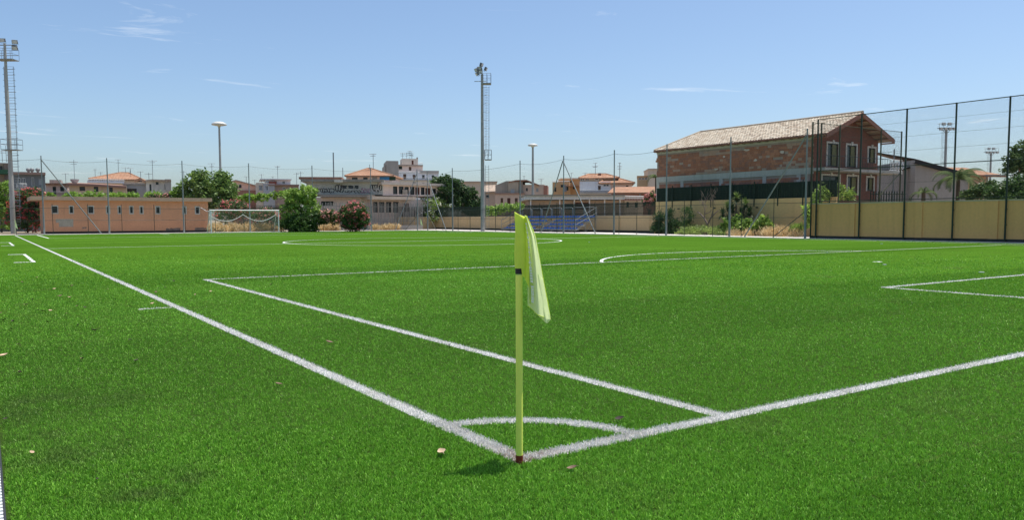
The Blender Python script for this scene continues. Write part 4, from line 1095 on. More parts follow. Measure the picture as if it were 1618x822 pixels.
block(r, f, 433, 472, 293, None, 6, plaster('brown_render', (.30, .22, .17), .3), [(446, 451, 295.5, 300, 'd'), (455, 460, 296, 301, 'd'), (463, 468, 296, 301, 'd')], d0=-.4)
block(r, f, 420, 459, 283.5, 293, 6, WHITE_R, [(433, 437.5, 285.5, 290, 'd'), (446, 450.5, 286, 291, 'd')], d0=.6, name='upper_wall')
slab(r, f, 411, 461, 282.2, 283.5, 8, plaster('slab_white', (.6, .6, .58), .2), 0); slab(r, f, 424, 473, 291, 293, 8, plaster('roof_brown', (.22, .14, .11), .3), -1.0)
block(r, f, 425, 437, 286.5, 291, 1.5, plain('rust', (.20, .06, .04), .8), d0=-.5, name='terrace_screen')
rail(r, f, 433, 472, 300.5, 305, -1.3, WOODBROWN, 'balcony_rail', 16)
aerial(r, f, 438.5, 262, 283, 2, ((.05, .9), (.12, .6))); aerial(r, f, 431, 279, 283, 2, ((.1, .4),)); aerial(r, f, 413, 275, 288, 2, ((.1, .8),)); aerial(r, f, 468.5, 273, 292, 2, ((.1, .8),)); aerial(r, f, 475, 271, 292, 2, ((.1, .9),))

# ---- the abandoned concrete building with graffiti
r, f = bld('abandoned_building', 'abandoned grey concrete building with graffiti, broken windows and pink lower floor', 605, 112, turn=8)
GCON = plaster('graffiti_concrete', (.36, .34, .29), .5, .5)
block(r, f, 484, 605, 286.5, 307.5, 10, GCON, [(541, 549, 293, 298.6, 'n'), (550, 558.5, 293, 298.6, 'n'), (559.3, 566.5, 293, 298.6, 'n')], name='upper_wall')
slab(r, f, 475, 606.5, 283, 287, 12, plaster('slab_dark', (.20, .18, .15), .5), -.8); slab(r, f, 505, 592, 308, 311.2, 5, plaster('canopy_concrete', (.26, .22, .18), .6), -1.2, 'canopy')
block(r, f, 490, 588, 312, None, 8, PINKISH, [(507.5, 527, 318, 325, 'n')], d0=.4)
slab(r, f, 472, 540, 279.5, 282.8, 5, TERRA2, 3, 'roof'); slab(r, f, 528, 541, 284.5, 288, .4, plaster('pale_box', (.45, .42, .36), .3), -1.25, 'sign_box')
ST = plain('graffiti_black', (.035, .03, .035), .7); SP = plain('graffiti_pink', (.45, .27, .32), .7); SWH = plain('graffiti_white', (.55, .53, .5), .7)
def graffiti(u0, u1, v0, v1, n, mat, lw=.05, dd=-.012):
    m = MB()
    for i in range(n):
        cu = u0+(u1-u0)*(i+.5)/n; w = (u1-u0)/n*.62; pts = []
        a0, k = random.uniform(0, 6), random.choice((1, 2, -1, -2))
        for j in range(9):
            a = a0+j/8*random.uniform(4, 6.5)*k/abs(k)
            s, z = f.uv(cu+w*math.cos(a)*random.uniform(.7, 1.1), (v0+v1)/2+(v1-v0)/2*math.sin(a*1.0)*random.uniform(.6, 1), dd)
            pts.append((s, dd, z))
        m.tube(pts, lw, 4)
    return m.build('graffiti', mat, r)
graffiti(502, 528, 297, 305, 7, ST); graffiti(530, 543, 290, 305, 3, ST, .06); graffiti(545, 570, 300.5, 305, 5, ST, .04); graffiti(585, 603, 290, 304, 5, ST, .06)
graffiti(571, 586, 297, 306, 4, SP, .09, -.02); graffiti(573, 600, 297.5, 305.5, 5, SWH, .07, -.03); graffiti(506, 570, 291, 300, 6, SWH, .04)
# right wing, turning away
f2 = Frame(f.O+f.a*f.uv(605, 300)[0], f.ang+math.radians(30))
w2 = empty('right_wing', (f2.O-f.O)@f.a*np.array([1, 0, 0]) + np.array([0, (f2.O-f.O)@f.n, 0]), math.radians(30)); w2.parent = r
block(w2, f2, 605, 703, 291.5, 309, 8, PINKISH, [(621, 628, 294.5, 307, 'n'), (630, 638, 294.5, 307, 'n'), (639, 646, 295, 307, 'n'), (648, 655, 295, 308, 'n'), (656, 663, 296, 308, 'r'), (665, 671, 296, 308, 'n'), (672, 680, 297, 308, 'r'), (683, 689, 298, 306, 'n')], name='upper_wall')
slab(w2, f2, 603, 705, 287.5, 291.5, 10, plaster('slab_pinkgrey', (.38, .32, .27), .4), -.7)
slab(w2, f2, 588, 657, 310, 315, 4, plaster('canopy2', (.40, .32, .25), .4), -1.4, 'canopy')
block(w2, f2, 586, 700, 315, None, 8, PINKISH, [(590, 597, 319, 336, 'n'), (599, 608, 319, 336, 'n'), (610, 619, 319, 336, 'n'), (621, 630, 319, 336, 'n'), (638, 646, 321, 335, 'r')], d0=.5, name='lower_wall')
MB().box(f2.uv(636, 305, -.1)[0], f2.uv(644, 305, -.1)[0], -.12, -.05, f2.uv(640, 307, -.1)[1], f2.uv(640, 300, -.1)[1]).build('hanging_sheet', plain('dirty_sheet', (.42, .36, .30), .8, 0, .4, 2), w2)
flatten(w2, r)
aerial(r, f, 526.5, 241, 281, 3, (), .09); aerial(r, f, 541.5, 265, 281, 3, (), .05)

r, f = bld('pink_hip_house', 'pink house with terracotta hip roof and blue painted gable strip behind the graffiti building', 584, 136, -10)
block(r, f, 547, 619, 277.5, None, 9, PINKISH, [(556, 565, 280.3, 284, 'n'), (574, 581, 280, 284, 'n'), (588, 596, 279, 284, 'w')])
hip(r, f, 544.5, 622, 277.5, 581, 586, 266, 11, TERRA, -.7)
s0, z0 = f.uv(600, 284.5, -.1); s1, z1 = f.uv(615, 278, -.1); MB().box(s0, s1, -.10, -.02, z0, z1).build('blue_panel', plain('painted_blue', (.06, .27, .55), .7, 0, .6, .7), r)
s0, z0 = f.uv(615.3, 285, -.1); s1, z1 = f.uv(625, 279, -.1); MB().box(s0, s1, -.10, -.02, z0, z1).build('green_screen', plain('green_screen', (.03, .07, .04), .8), r)
aerial(r, f, 589.5, 243, 268, 4, ((.03, 1.1), (.14, .8)), .05); aerial(r, f, 584, 260, 268, 4, (), .05)
r, f = bld('apartment_block', 'pale stepped apartment block with roof terraces and blind grey side wall', 650, 176, 6)
block(r, f, 610.5, 629.5, 254, None, 10, plaster('blind_grey', (.27, .25, .22), .4)); block(r, f, 608, 611, 261, None, 10, plaster('blind_grey2', (.24, .22, .19), .4), d0=.5)
block(r, f, 629.5, 693, 271.5, None, 10, WHITE_R, [(637, 642, 275, 283, 'b'), (652, 656.5, 276, 283, 'b'), (667, 671, 276.5, 282.5, 'n'), (682, 686, 277, 282, 'n'), (652, 657, 288, 293, 'n'), (667, 671, 289, 294, 'b')], d0=.3)
slab(r, f, 663, 693.5, 269.5, 273.5, 9, CONCRETE, .1, 'parapet')
block(r, f, 629.5, 668, 262, 271.5, 8, PINKISH, [(630, 635.5, 262.5, 267.5, 'g'), (646, 650, 263.5, 269.5, 'b')], d0=1.2, name='upper_wall')
slab(r, f, 629, 668.5, 260, 262, 9, plaster('roof_edge2', (.30, .24, .20), .4), .8)
block(r, f, 635, 660.5, 250.5, 260, 5, plaster('cream_top', (.52, .46, .38), .3), [(650.5, 653.5, 253.5, 260, 'r')], d0=2, name='stair_tower')
rail(r, f, 660, 668, 257, 260, 1.2, WHITE_PAINT, 'terrace_rail', 6); rail(r, f, 629.5, 664, 271, 273, 0, WHITE_PAINT, 'balcony_rail', 12)
slab(r, f, 632, 692, 283.5, 285, 2, CONCRETE, -.6, 'balcony'); rail(r, f, 632, 692, 280.5, 283.5, -.5, ANT, 'balcony_rail', 30)
MB().box(f.uv(658.5, 255, 2)[0], f.uv(660.5, 255, 2)[0], 2, 3, f.uv(659, 251, 2)[1], f.uv(659, 248.5, 2)[1]).build('chimney', OLDGREY, r)
for u, vt in ((636, 241.5), (642.5, 241.5), (646.5, 238.5), (649.5, 239), (651, 242)): aerial(r, f, u, vt, 250.5, 3, ((.05, 1.0), (.3, .9), (.55, .7)), .04)
r, f = bld('low_house', 'low beige house showing between the pines and the floodlight mast', 748, 160, 0)
block(r, f, 728, 785, 288, None, 8, plaster('low_beige', (.42, .35, .27), .3), [(768, 773, 300, 306, 'n')]); slab(r, f, 727, 786, 286.5, 288, 9, plaster('roof_edge2', (.30, .24, .20), .4), -.4)
r, f = bld('little_red_roof_house', 'little house with pale tile roof just right of the floodlight mast', 775, 142, 0)
block(r, f, 764, 784, 303, None, 7, plaster('dim_tan', (.33, .26, .2), .3), [(768, 773, 308, 313, 'n')]); shed(r, f, [(763, 303), (785, 302)], -.5, 6, PALETILE, dz=1.4)
aerial(r, f, 760.5, 287, 300, 3, ((.1, .6),)); aerial(r, f, 777.5, 288, 300, 3, ((.1, .5),))
r, f = bld('old_houses', 'old brown house with patched grey upper storey and three narrow shuttered windows', 820, 128, -4)
block(r, f, 782.5, 828, 307, None, 8, plaster('rosy_tan', (.45, .34, .26), .35), [(791, 795, 313, 323.5, 'b'), (801.5, 806.5, 313, 323.5, 'r'), (813.5, 818, 313, 323.5, 'b')])
slab(r, f, 782, 828.5, 305, 307.5, 1, plaster('string_course', (.26, .16, .11), .3), -.15, 'string_course')
gable_wall(r, f, [(782.5, 293), (800, 286), (826, 286.5)], 7, plaster('patched_grey', (.26, .225, .18), .6), .6, 'upper_wall')
slab(r, f, 803, 819, 287.5, 306, .5, plaster('patched_tan', (.36, .29, .21), .5), .3, 'patch_wall')
s0, z0 = f.uv(807, 305, .3); s1, z1 = f.uv(813, 299.5, .3); window(r, s0, s1, z0, z1, .05, 'w')
shed(r, f, [(804, 287), (815, 284.5), (832, 284), (852, 292)], .2, 7, TERRA2, thick=.2)
block(r, f, 826, 860, 292, None, 7, plaster('rosy_tan', (.45, .34, .26), .35), [(831, 834, 297, 302, 'n'), (847, 851, 297, 303, 'w')], d0=1.0)
block(r, f, 859, 865, 293, None, 6, plaster('brick_red_render', (.26, .12, .08), .3), d0=.8)
aerial(r, f, 828, 278, 285, 3, ((.1, .4),)); aerial(r, f, 855, 282, 292, 3, ((.1, .9), (.35, .5)))

# ---- long low hall with white fascia
r, f = bld('market_hall', 'long low hall with ribbed white fascia, brown wall panels and pale columns', 920, 100, turn=3)
block(r, f, 835, 985, 317, None, 9, plaster('hall_brown', (.33, .235, .17), .35), [(891, 906, 322, 331, 'n'), (909, 931, 320, 331, 'r'), (842, 866, 326, 333, 'r')], name='wall')
slab(r, f, 830, 987, 309.5, 315.5, 11, plaster('fascia_white', (.50, .49, .46), .35), -1.0, 'fascia'); slab(r, f, 829, 988, 307.7, 309.5, 11.5, plaster('slab_dark', (.20, .18, .15), .5), -1.2)
for u in (838.5, 884.5, 907.5, 931.5, 955.5, 979.5):
    s0, z1 = f.uv(u-.9, 315.4, -.5); s1, _ = f.uv(u+.9, 315.4, -.5); MB().box(s0, s1, -.55, -.3, -.1, z1).build('column', WHITE_R, r)
m = MB(); sa, zt_ = f.uv(831, 310, -1.01); sb, zb_ = f.uv(986, 315, -1.01); q = sa
while q < sb: m.box(q, q+.10, -1.04, -1.0, zb_, zt_-.02); q += .42
rr_ = m.build('fascia_ribs', MATS['fascia_white'], r); rr_['kind'] = 'stuff'
f2 = Frame(f.O+f.a*f.uv(987, 310)[0], f.ang+math.radians(38)); w2 = empty('right_wing', ((f2.O-f.O)@f.a, (f2.O-f.O)@f.n, 0), math.radians(38)); w2.parent = r
block(w2, f2, 987, 1016, 317, None, 8, TAN, [(990, 994, 319, 328, 'n'), (1003, 1008, 320, 328, 'n')]); slab(w2, f2, 986, 1017, 309, 313, 9, plaster('slab_pinkgrey', (.38, .32, .27), .4), -.6)
rail(w2, f2, 987, 1017, 309.5, 316, -.7, WHITE_PAINT, 'balustrade', 12)
flatten(w2, r)
r, f = bld('porch_hall', 'low white-fascia annex at the left end of the long hall', 835, 106, 0)
block(r, f, 822, 842, 318, None, 6, TAN); slab(r, f, 820, 841, 315, 318, 8, plaster('fascia_white', (.50, .49, .46), .35), -.8, 'fascia')
r, f = bld('orange_house', 'ochre-orange house with roof terrace and dark openings behind the long hall', 893, 142, -5)
block(r, f, 873, 900, 288, None, 7, OCHRE, [(876, 879, 296, 303, 'n'), (886, 890, 292, 296, 'n'), (894, 898, 294, 301, 'n')]); block(r, f, 882, 916, 283, None, 6, OCHRE, [(900, 903, 286, 289, 'n'), (905, 908, 294, 299, 'n')], d0=2)
slab(r, f, 885, 916, 281.5, 283.3, 7, CREAM, 1.6); slab(r, f, 893, 915, 293.5, 294.5, 3, TERRA, -1, 'awning'); rail(r, f, 873, 900, 286, 288, 0, WHITE_PAINT, 'terrace_rail', 10)
aerial(r, f, 924, 299, 301, 1, ()); aerial(r, f, 903, 273, 282, 3, ((.1, .7),))
m = MB(); s, z = f.uv(893, 303, -.5); m.tube([(s, -.5, z), (s, -.5, z+1.2)], .28, 10); m.build('water_tank', plain('tank_grey', (.2, .22, .24), .5), r)
r, f = bld('terracotta_house', 'white and cream house with stepped terracotta hip roofs and arched brown door', 958, 126, 0)
block(r, f, 916, 965, 287, None, 8, WHITE_R, [(945, 949.3, 293.5, 300.8, 'b'), (953, 962.5, 290.8, 294.8, 'D')]); block(r, f, 916, 974, 281, 287, 7, TAN, [(917, 924, 282, 285.5, 'd'), (926, 931, 282, 285.5, 'd'), (940, 946, 280.5, 285, 'd')], d0=2, name='upper_wall')
hip(r, f, 914.5, 978, 281, 930, 957, 275, 9, TERRA, 1.4)
block(r, f, 964, 998, 288.5, None, 8, PINKISH, [(989, 993, 293, 296, 'n')], d0=.2); hip(r, f, 946, 1003, 289, 960, 976, 281.5, 9, TERRA, -.5)
slab(r, f, 916, 963, 302.5, 306, 2, CONCRETE, -1, 'terrace'); rail(r, f, 916, 963, 300.5, 303, -1, ANT, 'terrace_rail', 26)
MB().box(f.uv(945, 276, 4)[0], f.uv(950, 276, 4)[0], 4, 5, f.uv(946, 277, 4)[1], f.uv(946, 273.5, 4)[1]).build('chimney', TERRA2, r)
aerial(r, f, 940.8, 257.5, 276, 4, ((.03, .6), (.3, .9), (.36, .6)), .04); aerial(r, f, 979.3, 257, 282, 4, ((.03, .4), (.25, .7), (.4, .5)), .05); aerial(r, f, 924.5, 273, 280, 4, ((.1, .8),))
r, f = bld('low_red_roof', 'low building with wide red tile roof just left of the brick house', 1000, 112, -6)
block(r, f, 966, 1042, 305, None, 7, plaster('brick_red_render', (.26, .12, .08), .3), [(1010, 1013, 306, 312, 'w')]); shed(r, f, [(960, 304.5), (1000, 304), (1045, 304)], -.6, 7, TERRA, dz=1.1)
r, f = bld('ochre_block', 'small ochre flat-roofed block with ribbon windows beside the beige block', 1016, 152, 0)
block(r, f, 1007, 1026, 279, None, 7, plaster('dull_ochre', (.36, .26, .15), .3), [(1009, 1013, 280.5, 284, 'd'), (1014, 1018, 280.5, 284, 'd'), (1019, 1023, 280.5, 284, 'd')]); slab(r, f, 1006.5, 1026.5, 277.8, 279, 8, OCHRE, -.3)
r, f = bld('beige_block', 'taller beige windowless block touching the brick house edge', 1032, 150, 6)
block(r, f, 1025, 1050, 267.5, None, 8, plaster('dull_beige', (.43, .36, .28), .25)); slab(r, f, 1024.5, 1050, 266.3, 267.5, 9, CONCRETE, -.3)

# ---- right side: grey gabled building behind the beige wall
r, f = bld('grey_gable_building', 'long grey gabled building with terracotta roof beyond the tall beige wall', 1447, 92, turn=0)
GG = plaster('gable_grey', (.27, .24, .21), .35)
gable_wall(r, f, [(1447, 252.5), (1517, 272), (1530, 276)], 14, GG)
shed(r, f, [(1446, 251.3), (1518, 270.5), (1533, 275)], -.5, .2, plain('dark_fascia', (.025, .02, .02), .7), 'verge', .45)
shed(r, f, [(1447, 251.0), (1517, 270.3), (1533, 274.6)], .25, 14.5, TERRA, thick=.15, dz=2.3)
gable_wall(r, f, [(1405, 272), (1428, 266.5), (1446.9, 262)], 9, plaster('gable_grey2', (.25, .22, .20), .4), 1.5, 'side_wall')
shed(r, f, [(1404, 271.7), (1428, 266), (1447, 261)], 1.2, 10, plain('dark_fascia', (.025, .02, .02), .7), 'verge', .2)
s0, z0 = f.uv(1437.5, 309, 1.5); s1, z1 = f.uv(1444, 299, 1.5); window(r, s0, s1, z0, z1, 1.33, 'n')
block(r, f, 1530, 1562, 276, None, 8, plaster('warm_tan', (.46, .31, .20), .25), d0=2.0, name='rear_wall'); shed(r, f, [(1519, 274.5), (1562, 277), (1590, 277.5)], 1.4, 10, TERRA, thick=.2, dz=1.5)
m = MB(); s0, z0 = f.uv(1556, 300, 1); s1, z1 = f.uv(1600, 276, 1); m.box(s0, s1, 1, 1.2, z1-.12, z1); m.tube([(s0+.2, 1, 0), (s0+.2, 1, z1)], .05, 5); m.tube([(s1-.2, 1, 0), (s1-.2, 1, z1)], .05, 5); m.build('pergola', ANT, r)
pf_ = thing('palisade_fence', 'dark green vertical bar fence between the brick house and grey gable', 'fence')
fq = frame(1410, 66, 0)
m = MB(); s0, zt_ = fq.uv(1376, 302); s1, _ = fq.uv(1432, 302); q = s0
while q < s1: 
    P = fq.O+fq.a*q; m.box(P[0]-.03, P[0]+.03, P[1]-.03, P[1]+.03, 0, zt_); q += .22
q_ = m.build('bars', GREEN_STEEL, pf_); q_['kind'] = 'stuff'
for z in (zt_-.25, 2.2):
    A, B = fq.O+fq.a*s0, fq.O+fq.a*s1; MB().tube([(A[0], A[1], z), (B[0], B[1], z)], .04, 5).build('rail', GREEN_STEEL, pf_)
# ================================================================== THE BRICK HOUSE
HX, HY0 = 52.5, 35.0
HY1 = float(atX(1038, 260, HX)[1]); HW = float(atY(1386, 280, HY0)[0])-HX
hs = thing('brick_house', 'large two-storey house with bare brick side wall, tiled roof and dark red gable front', 'house', (HX, HY0, 0))
HL = HY1-HY0; EZ = 8.0
RB = 9.95
def face_brick():
    m, t, b = new_mat('dark_red_face_brick')
    tcn = t.nodes.new('ShaderNodeTexCoord').outputs['Object']
    mp_ = t.nodes.new('ShaderNodeMapping'); mp_.inputs['Rotation'].default_value = (pi/2, 0, 0); t.links.new(tcn, mp_.inputs[0])
    br_ = t.nodes.new('ShaderNodeTexBrick'); br_.inputs['Scale'].default_value = 1.0; br_.inputs['Brick Width'].default_value = .27; br_.inputs['Row Height'].default_value = .085
    br_.inputs['Mortar Size'].default_value = .008; br_.inputs['Color1'].default_value = (.26, .082, .052, 1); br_.inputs['Color2'].default_value = (.19, .06, .04, 1); br_.inputs['Mortar'].default_value = (.22, .15, .12, 1)
    t.links.new(mp_.outputs[0], br_.inputs['Vector'])
    c = mixcol(t, .25, br_.outputs['Color'], ramp(t, noise(t, pos(t), .8, 5), [(.3, (.08, .03, .022)), (.7, (.2, .08, .05))]))
    t.links.new(c, b.inputs['Base Color']); b.inputs['Roughness'].default_value = .9; return m
# core of the side wall (mortar) and end walls
MORTAR = plaster('mortar_grey', (.27, .21, .17), .5)
MB().box(0.03, HW-.3, .31, HL, -.1, EZ).build('wall_core', MORTAR, hs)
# concrete frame on the side
RAWCON = plaster('raw_concrete', (.36, .34, .30), .55)
MB().box(-.05, .03, .02, HL+.02, 4.98, 5.48).build('ring_beam', RAWCON, hs)
MB().box(-.04, .03, .02, HL+.02, EZ-.28, EZ-.02).build('top_beam', RAWCON, hs)
for u in (1039.5, 1078, 1139.5, 1208, 1262):
    y = float(atX(u, 290, HX)[1])-HY0; y = min(max(y, .2), HL-.18)
    MB().box(-.04, .03, y-.19, y+.19, -.1, 4.98).build('column', RAWCON, hs)
m = MB(); y = .4
while y < HL: m.box(-.35, 0.03, y, y+.12, EZ-.15, EZ-.02); y += .8
q_ = m.build('rafter_ends', plain('rafter', (.12, .08, .06), .8), hs); q_['kind'] = 'stuff'
# hollow clay blocks, one by one; the far end joined
BM = [plaster('clay_block_%s' % n, c, .35, 1.5) for n, c in (('red', (.27, .105, .055)), ('orange', (.31, .135, .075)), ('dull', (.22, .10, .065)), ('pale', (.31, .20, .14)), ('grey', (.28, .21, .165)))]
bme = []
for i, mt in enumerate(BM):
    for wd in (.485, .365, .245):
        b_ = MB(); b_.prism([(-.03, 0.012), (-.018, 0.0), (.03, 0.0), (.03, .196), (-.018, .196), (-.03, .184)], .006, wd); bme.append(b_.mesh('brick', mt))
cells = []
zc = 5.49
row = 0
while zc < EZ-.47:
    y = .08 + (row % 2)*.27 - .1
    y = max(.05, y)
    while y < HL-.3:
        wi = random.choices((0, 1, 2), (6, 3, 2))[0]; cells.append((y, zc, wi)); y += (.50, .38, .26)[wi]
    zc += .208; row += 1
zc = 2.9
while zc < 4.75:
    y = .08 + (row % 2)*.25
    while y < HL-.3:
        wi = random.choices((0, 1, 2), (6, 3, 2))[0]; cells.append((y, zc, wi)); y += (.50, .38, .26)[wi]
    zc += .208; row += 1
cells.sort(key=lambda c: (c[1] < 4.6, c[0]))
pale_field = lambda y, z: (math.sin(y*.55+z*.3)+.7*math.sin(y*.23+1.0)+1.2*math.sin(z*3.4+.9+.1*y)) > 1.35
joined = {}
for i, (y, z, wi) in enumerate(cells):
    if random.random() < .012: continue            # a few missing
    k = random.choices((0, 1, 2, 3, 4), (6, 4, 5, .5, .4))[0]
    if pale_field(y, z): k = random.choices((3, 4, 2, 1), (4, 3, 2, 1))[0]
    dx = random.uniform(-.012, .01)
    if i < 300:
        o = bpy.data.objects.new('brick', bme[k*3+wi]); COL.objects.link(o); o.parent = hs; o.location = (dx, y, z)
    else: joined.setdefault(k, []).append((dx, y, z, wi))
for k, lst in joined.items():
    j = MB()
    for (dx, y, z, wi) in lst:
        wd = (.485, .365, .245)[wi]; j.box(-.03+dx, .03, y+.006, y+wd, z, z+.196)
    o = j.build('bricks', BM[k], hs); o['kind'] = 'stuff'
m = MB()
for _ in range(5):
    y, z = random.uniform(.3, HL-1), random.uniform(5.6, EZ-.7); w_ = random.uniform(.2, .8)
    n = 8; cz = [(y+w_*(.5+.5*math.cos(a))*random.uniform(.7, 1.1), z+.12*(1+math.sin(a))*random.uniform(.6, 1.2)) for a in np.linspace(0, 2*pi, n, endpoint=False)]
    b0 = len(m.v); m.v += [(-.047, p, q) for p, q in cz]; m.f.append(tuple(range(b0, b0+n)))
m.build('mortar_smear', plaster('mortar_pale', (.42, .36, .30), .4), hs)
# gable front in dark red face brick with openings
gf_ = Frame((HX, HY0), 0.0); FB = face_brick()
ops = [(1307.5, 1323.5, 226, 263.5, 'g'), (1338, 1352, 229, 264.5, 'g'), (1372, 1382, 233.5, 258, 'g'), (1299, 1325.5, 277, 309, 'n'), (1339, 1354, 278.5, 309, 'g'), (1370, 1379.5, 280.5, 302, 'g')]
hl = []
for (a, b, c, e, st) in ops:
    x0, zb = gf_.uv(a, c); x1, za = gf_.uv(b, e); hl.append((x0, x1, za, zb, st))
m = MB(); pierced(m, -.02, HW, -.1, EZ-.05, 0, hl, .25)
PKX = HW/2
m.quad((-.02, 0, EZ-.05), (HW, 0, EZ-.05), (PKX, 0, RB-.25))
m.quad((HW, 0, -.1), (HW, HL, -.1), (HW, HL, EZ-.05), (HW, 0, EZ-.05)); m.quad((-.02, .3, -.1), (-.02, 0, -.1), (-.02, 0, EZ-.05), (-.02, .3, EZ-.05))
m.build('gable_wall', FB, hs)
STONE = plain('white_stone_surround', (.62, .60, .54), .8, 0, .1)
YSH = plain('yellow_green_shutter', (.20, .19, .08), .7, 0, .15, 4)
for (x0, x1, za, zb, st) in hl:
    o = window(hs, x0, x1, za, zb, .02, 'n')
    t_ = .14; s_ = MB()
    s_.box(x0-t_, x0, -.05, .04, za, zb+t_); s_.box(x1, x1+t_, -.05, .04, za, zb+t_); s_.box(x0, x1, -.05, .04, zb, zb+t_); s_.box((x0+x1)/2-.12, (x0+x1)/2+.12, -.09, -.05, zb-.02, zb+t_+.14)
    s_.build('surround', STONE, o)
    if st == 'g':
        w_ = (x1-x0)*.45; sh = MB(); sh.box(x1-w_, x1-.02, .085, .12, za+.06, zb-.06)
        for i in range(12): zz = za+.1+(zb-za-.2)*i/12; sh.box(x1-w_+.04, x1-.06, .075, .085, zz, zz+.05)
        sh.build('shutter', YSH, o)
# balcony round the front and right corner, rail with curls on the right
zb0, zb1 = gf_.uv(1330, 270.5, -.8)[1], gf_.uv(1330, 266, -.8)[1]
MB().box(-.02, HW+2.2, -1.0, -.003, zb0, zb1).build('balcony', RAWCON, hs); MB().box(HW+.003, HW+2.2, 0.0, 5, zb0, zb1).build('balcony', RAWCON, hs)
m = MB()
for i in range(26):
    x = .05+(HW+.2)*i/25; m.tube([(x, -.95, zb1), (x, -.95, zb1+.95)], .012, 4)
m.tube([(.0, -.95, zb1+.95), (HW+2.15, -.95, zb1+.95)], .025, 5); m.build('balcony_rail', plain('dark_rail', (.05, .06, .06), .5), hs)
m = MB()
for i in range(5):
    x = HW+.35+i*.42
    m.tube([(x, -.95, zb1), (x, -.95, zb1+.95)], .025, 4)
    m.tube([(x+.2+.13*math.cos(a), -.95, zb1+.48+.3*math.sin(a)) for a in np.linspace(0, 2*pi, 12)], .025, 4); m.tube([(x+.2+.06*math.cos(a), -.95, zb1+.75+.1*math.sin(a)) for a in np.linspace(0, 2*pi, 8)], .022, 4)
for z in (.05, .95): m.tube([(HW+.2, -.95, zb1+z), (HW+2.15, -.95, zb1+z)], .03, 5)
m.build('ornamental_rail', WHITE_PAINT, hs)
MB().tube([(HW+1.3, -.7, 0), (HW+1.3, -.7, zb1+1.9)], .06, 6).build('balcony_post', GALV, hs)
a_ = MB(); a_.tube([(HW+2.3, 2, zb1), (HW+2.3, 2, zb1+3.6)], .03, 5)
for z in (1.5, 2.1, 3.4): a_.tube([(HW+1.6, 2, zb1+z), (HW+3.0, 2, zb1+z)], .02, 4)
a_.build('aerial', ANT, hs)
# roof: two slopes with overhang, hipped at the far end; pan tiles as real rows
OH, OF = .32, 1.25
RZ0 = EZ+.02; slope = (RB-RZ0)/(PKX+OH)
ry1 = float(atX(1107, 210, HX+PKX)[1])-HY0
TL = tiles('house_tiles_under', (.40, .27, .19), (.5, .38, .29))
L0, L1, K0, K1, R0, R1 = (-OH, -OF, RZ0), (-OH, HL+.05, RZ0), (PKX, -OF, RB), (PKX, ry1, RB), (HW+OH, -OF, RZ0), (HW+OH, HL+.05, RZ0)
m = MB(); m.quad(L0, L1, K1, K0); m.quad(R1, R0, K0, K1); m.quad(L1, R1, K1)
dn = lambda p: (p[0], p[1], p[2]-.16)
m.quad(dn(L0), dn(K0), dn(K1), dn(L1)); m.quad(dn(R0), dn(R1), dn(K1), dn(K0)); m.quad(dn(L1), dn(K1), dn(R1)); m.quad(L0, K0, dn(K0), dn(L0)); m.quad(K0, R0, dn(R0), dn(K0)); m.quad(L0, dn(L0), dn(L1), L1); m.quad(R0, R1, dn(R1), dn(R0))
rf_ = m.build('roof', TL, hs)
TM = [plain('pan_tile_%d' % i, c, .9, 0, .2, 3) for i, c in enumerate(((.47, .405, .315), (.42, .345, .26), (.53, .465, .37), (.33, .265, .20)))]
sl = math.hypot(PKX+OH, RB-RZ0); ex, ez = (PKX+OH)/sl, (RB-RZ0)/sl; nx_, nz_ = -ez, ex
buckets = [MB() for _ in TM]
y = -OF
while y < HL-.1:
    d = 0.0
    while d < sl-.1:
        lim = 1.0 if y < ry1 else max(0, 1-(y-ry1)/(HL+.05-ry1))
        if d/sl > lim: break
        b_ = random.choices(buckets, (5, 4, 4, 1))[0]; h0 = .05+random.uniform(-.012, .012); Lt = .46
        for (ya, yb, ha, hb) in ((0, .09, 0, .06), (.09, .18, .06, .06), (.18, .27, .06, 0)):
            def P(yy, dd, hh): return (-OH+ex*dd+nx_*hh, y+yy, RZ0+ez*dd+nz_*hh)
            b_.quad(P(ya, d, ha+h0), P(yb, d, hb+h0), P(yb, min(d+Lt, sl), hb+.012), P(ya, min(d+Lt, sl), ha+.012))
        b_.quad((-OH+ex*d+nx_*h0, y, RZ0+ez*d+nz_*h0), (-OH+ex*d+nx_*(h0+.06), y+.09, RZ0+ez*d+nz_*(h0+.06)), (-OH+ex*d+nx_*(h0+.06), y+.18, RZ0+ez*d+nz_*(h0+.06)), (-OH+ex*d+nx_*h0, y+.27, RZ0+ez*d+nz_*h0))
        d += .42
    y += .285
for b_, mt in zip(buckets, TM):
    o = b_.build('roof_tiles', mt, rf_); o['kind'] = 'stuff'
m = MB(); m.tube([(PKX, -OF-.05, RB+.06), (PKX, ry1, RB+.06)], .13, 8); m.tube([(PKX, ry1, RB+.06), (-OH, HL+.05, RZ0+.05)], .13, 8); m.build('ridge_tiles', TM[1], rf_)
VG = plain('verge_wood', (.24, .11, .075), .7, 0, .15)
m = MB()
for s_, A in ((-1, L0), (1, R0)):
    A = np.array(A); K = np.array(K0); v_ = K-A
    q = [A+(0, -.06, .03), K+(0, -.06, .03), K+(0, -.06, -.33), A+(0, -.06, -.33)]; q2 = [p+(0, .09, 0) for p in q]
    m.quad(*q); m.quad(*reversed(q2)); m.quad(q[3], q[2], q2[2], q2[3]); m.quad(q[0], q2[0], q2[1], q[1]); m.quad(q[0], q[3], q2[3], q2[0])
m.build('verge_board', VG, rf_)
m = MB(); m.tube([(-OH-.06, -OF, RZ0-.05), (-OH-.06, HL+.05, RZ0-.05)], .08, 8); m.build('gutter', plain('copper_gutter', (.17, .075, .05), .6), rf_)
m = MB()
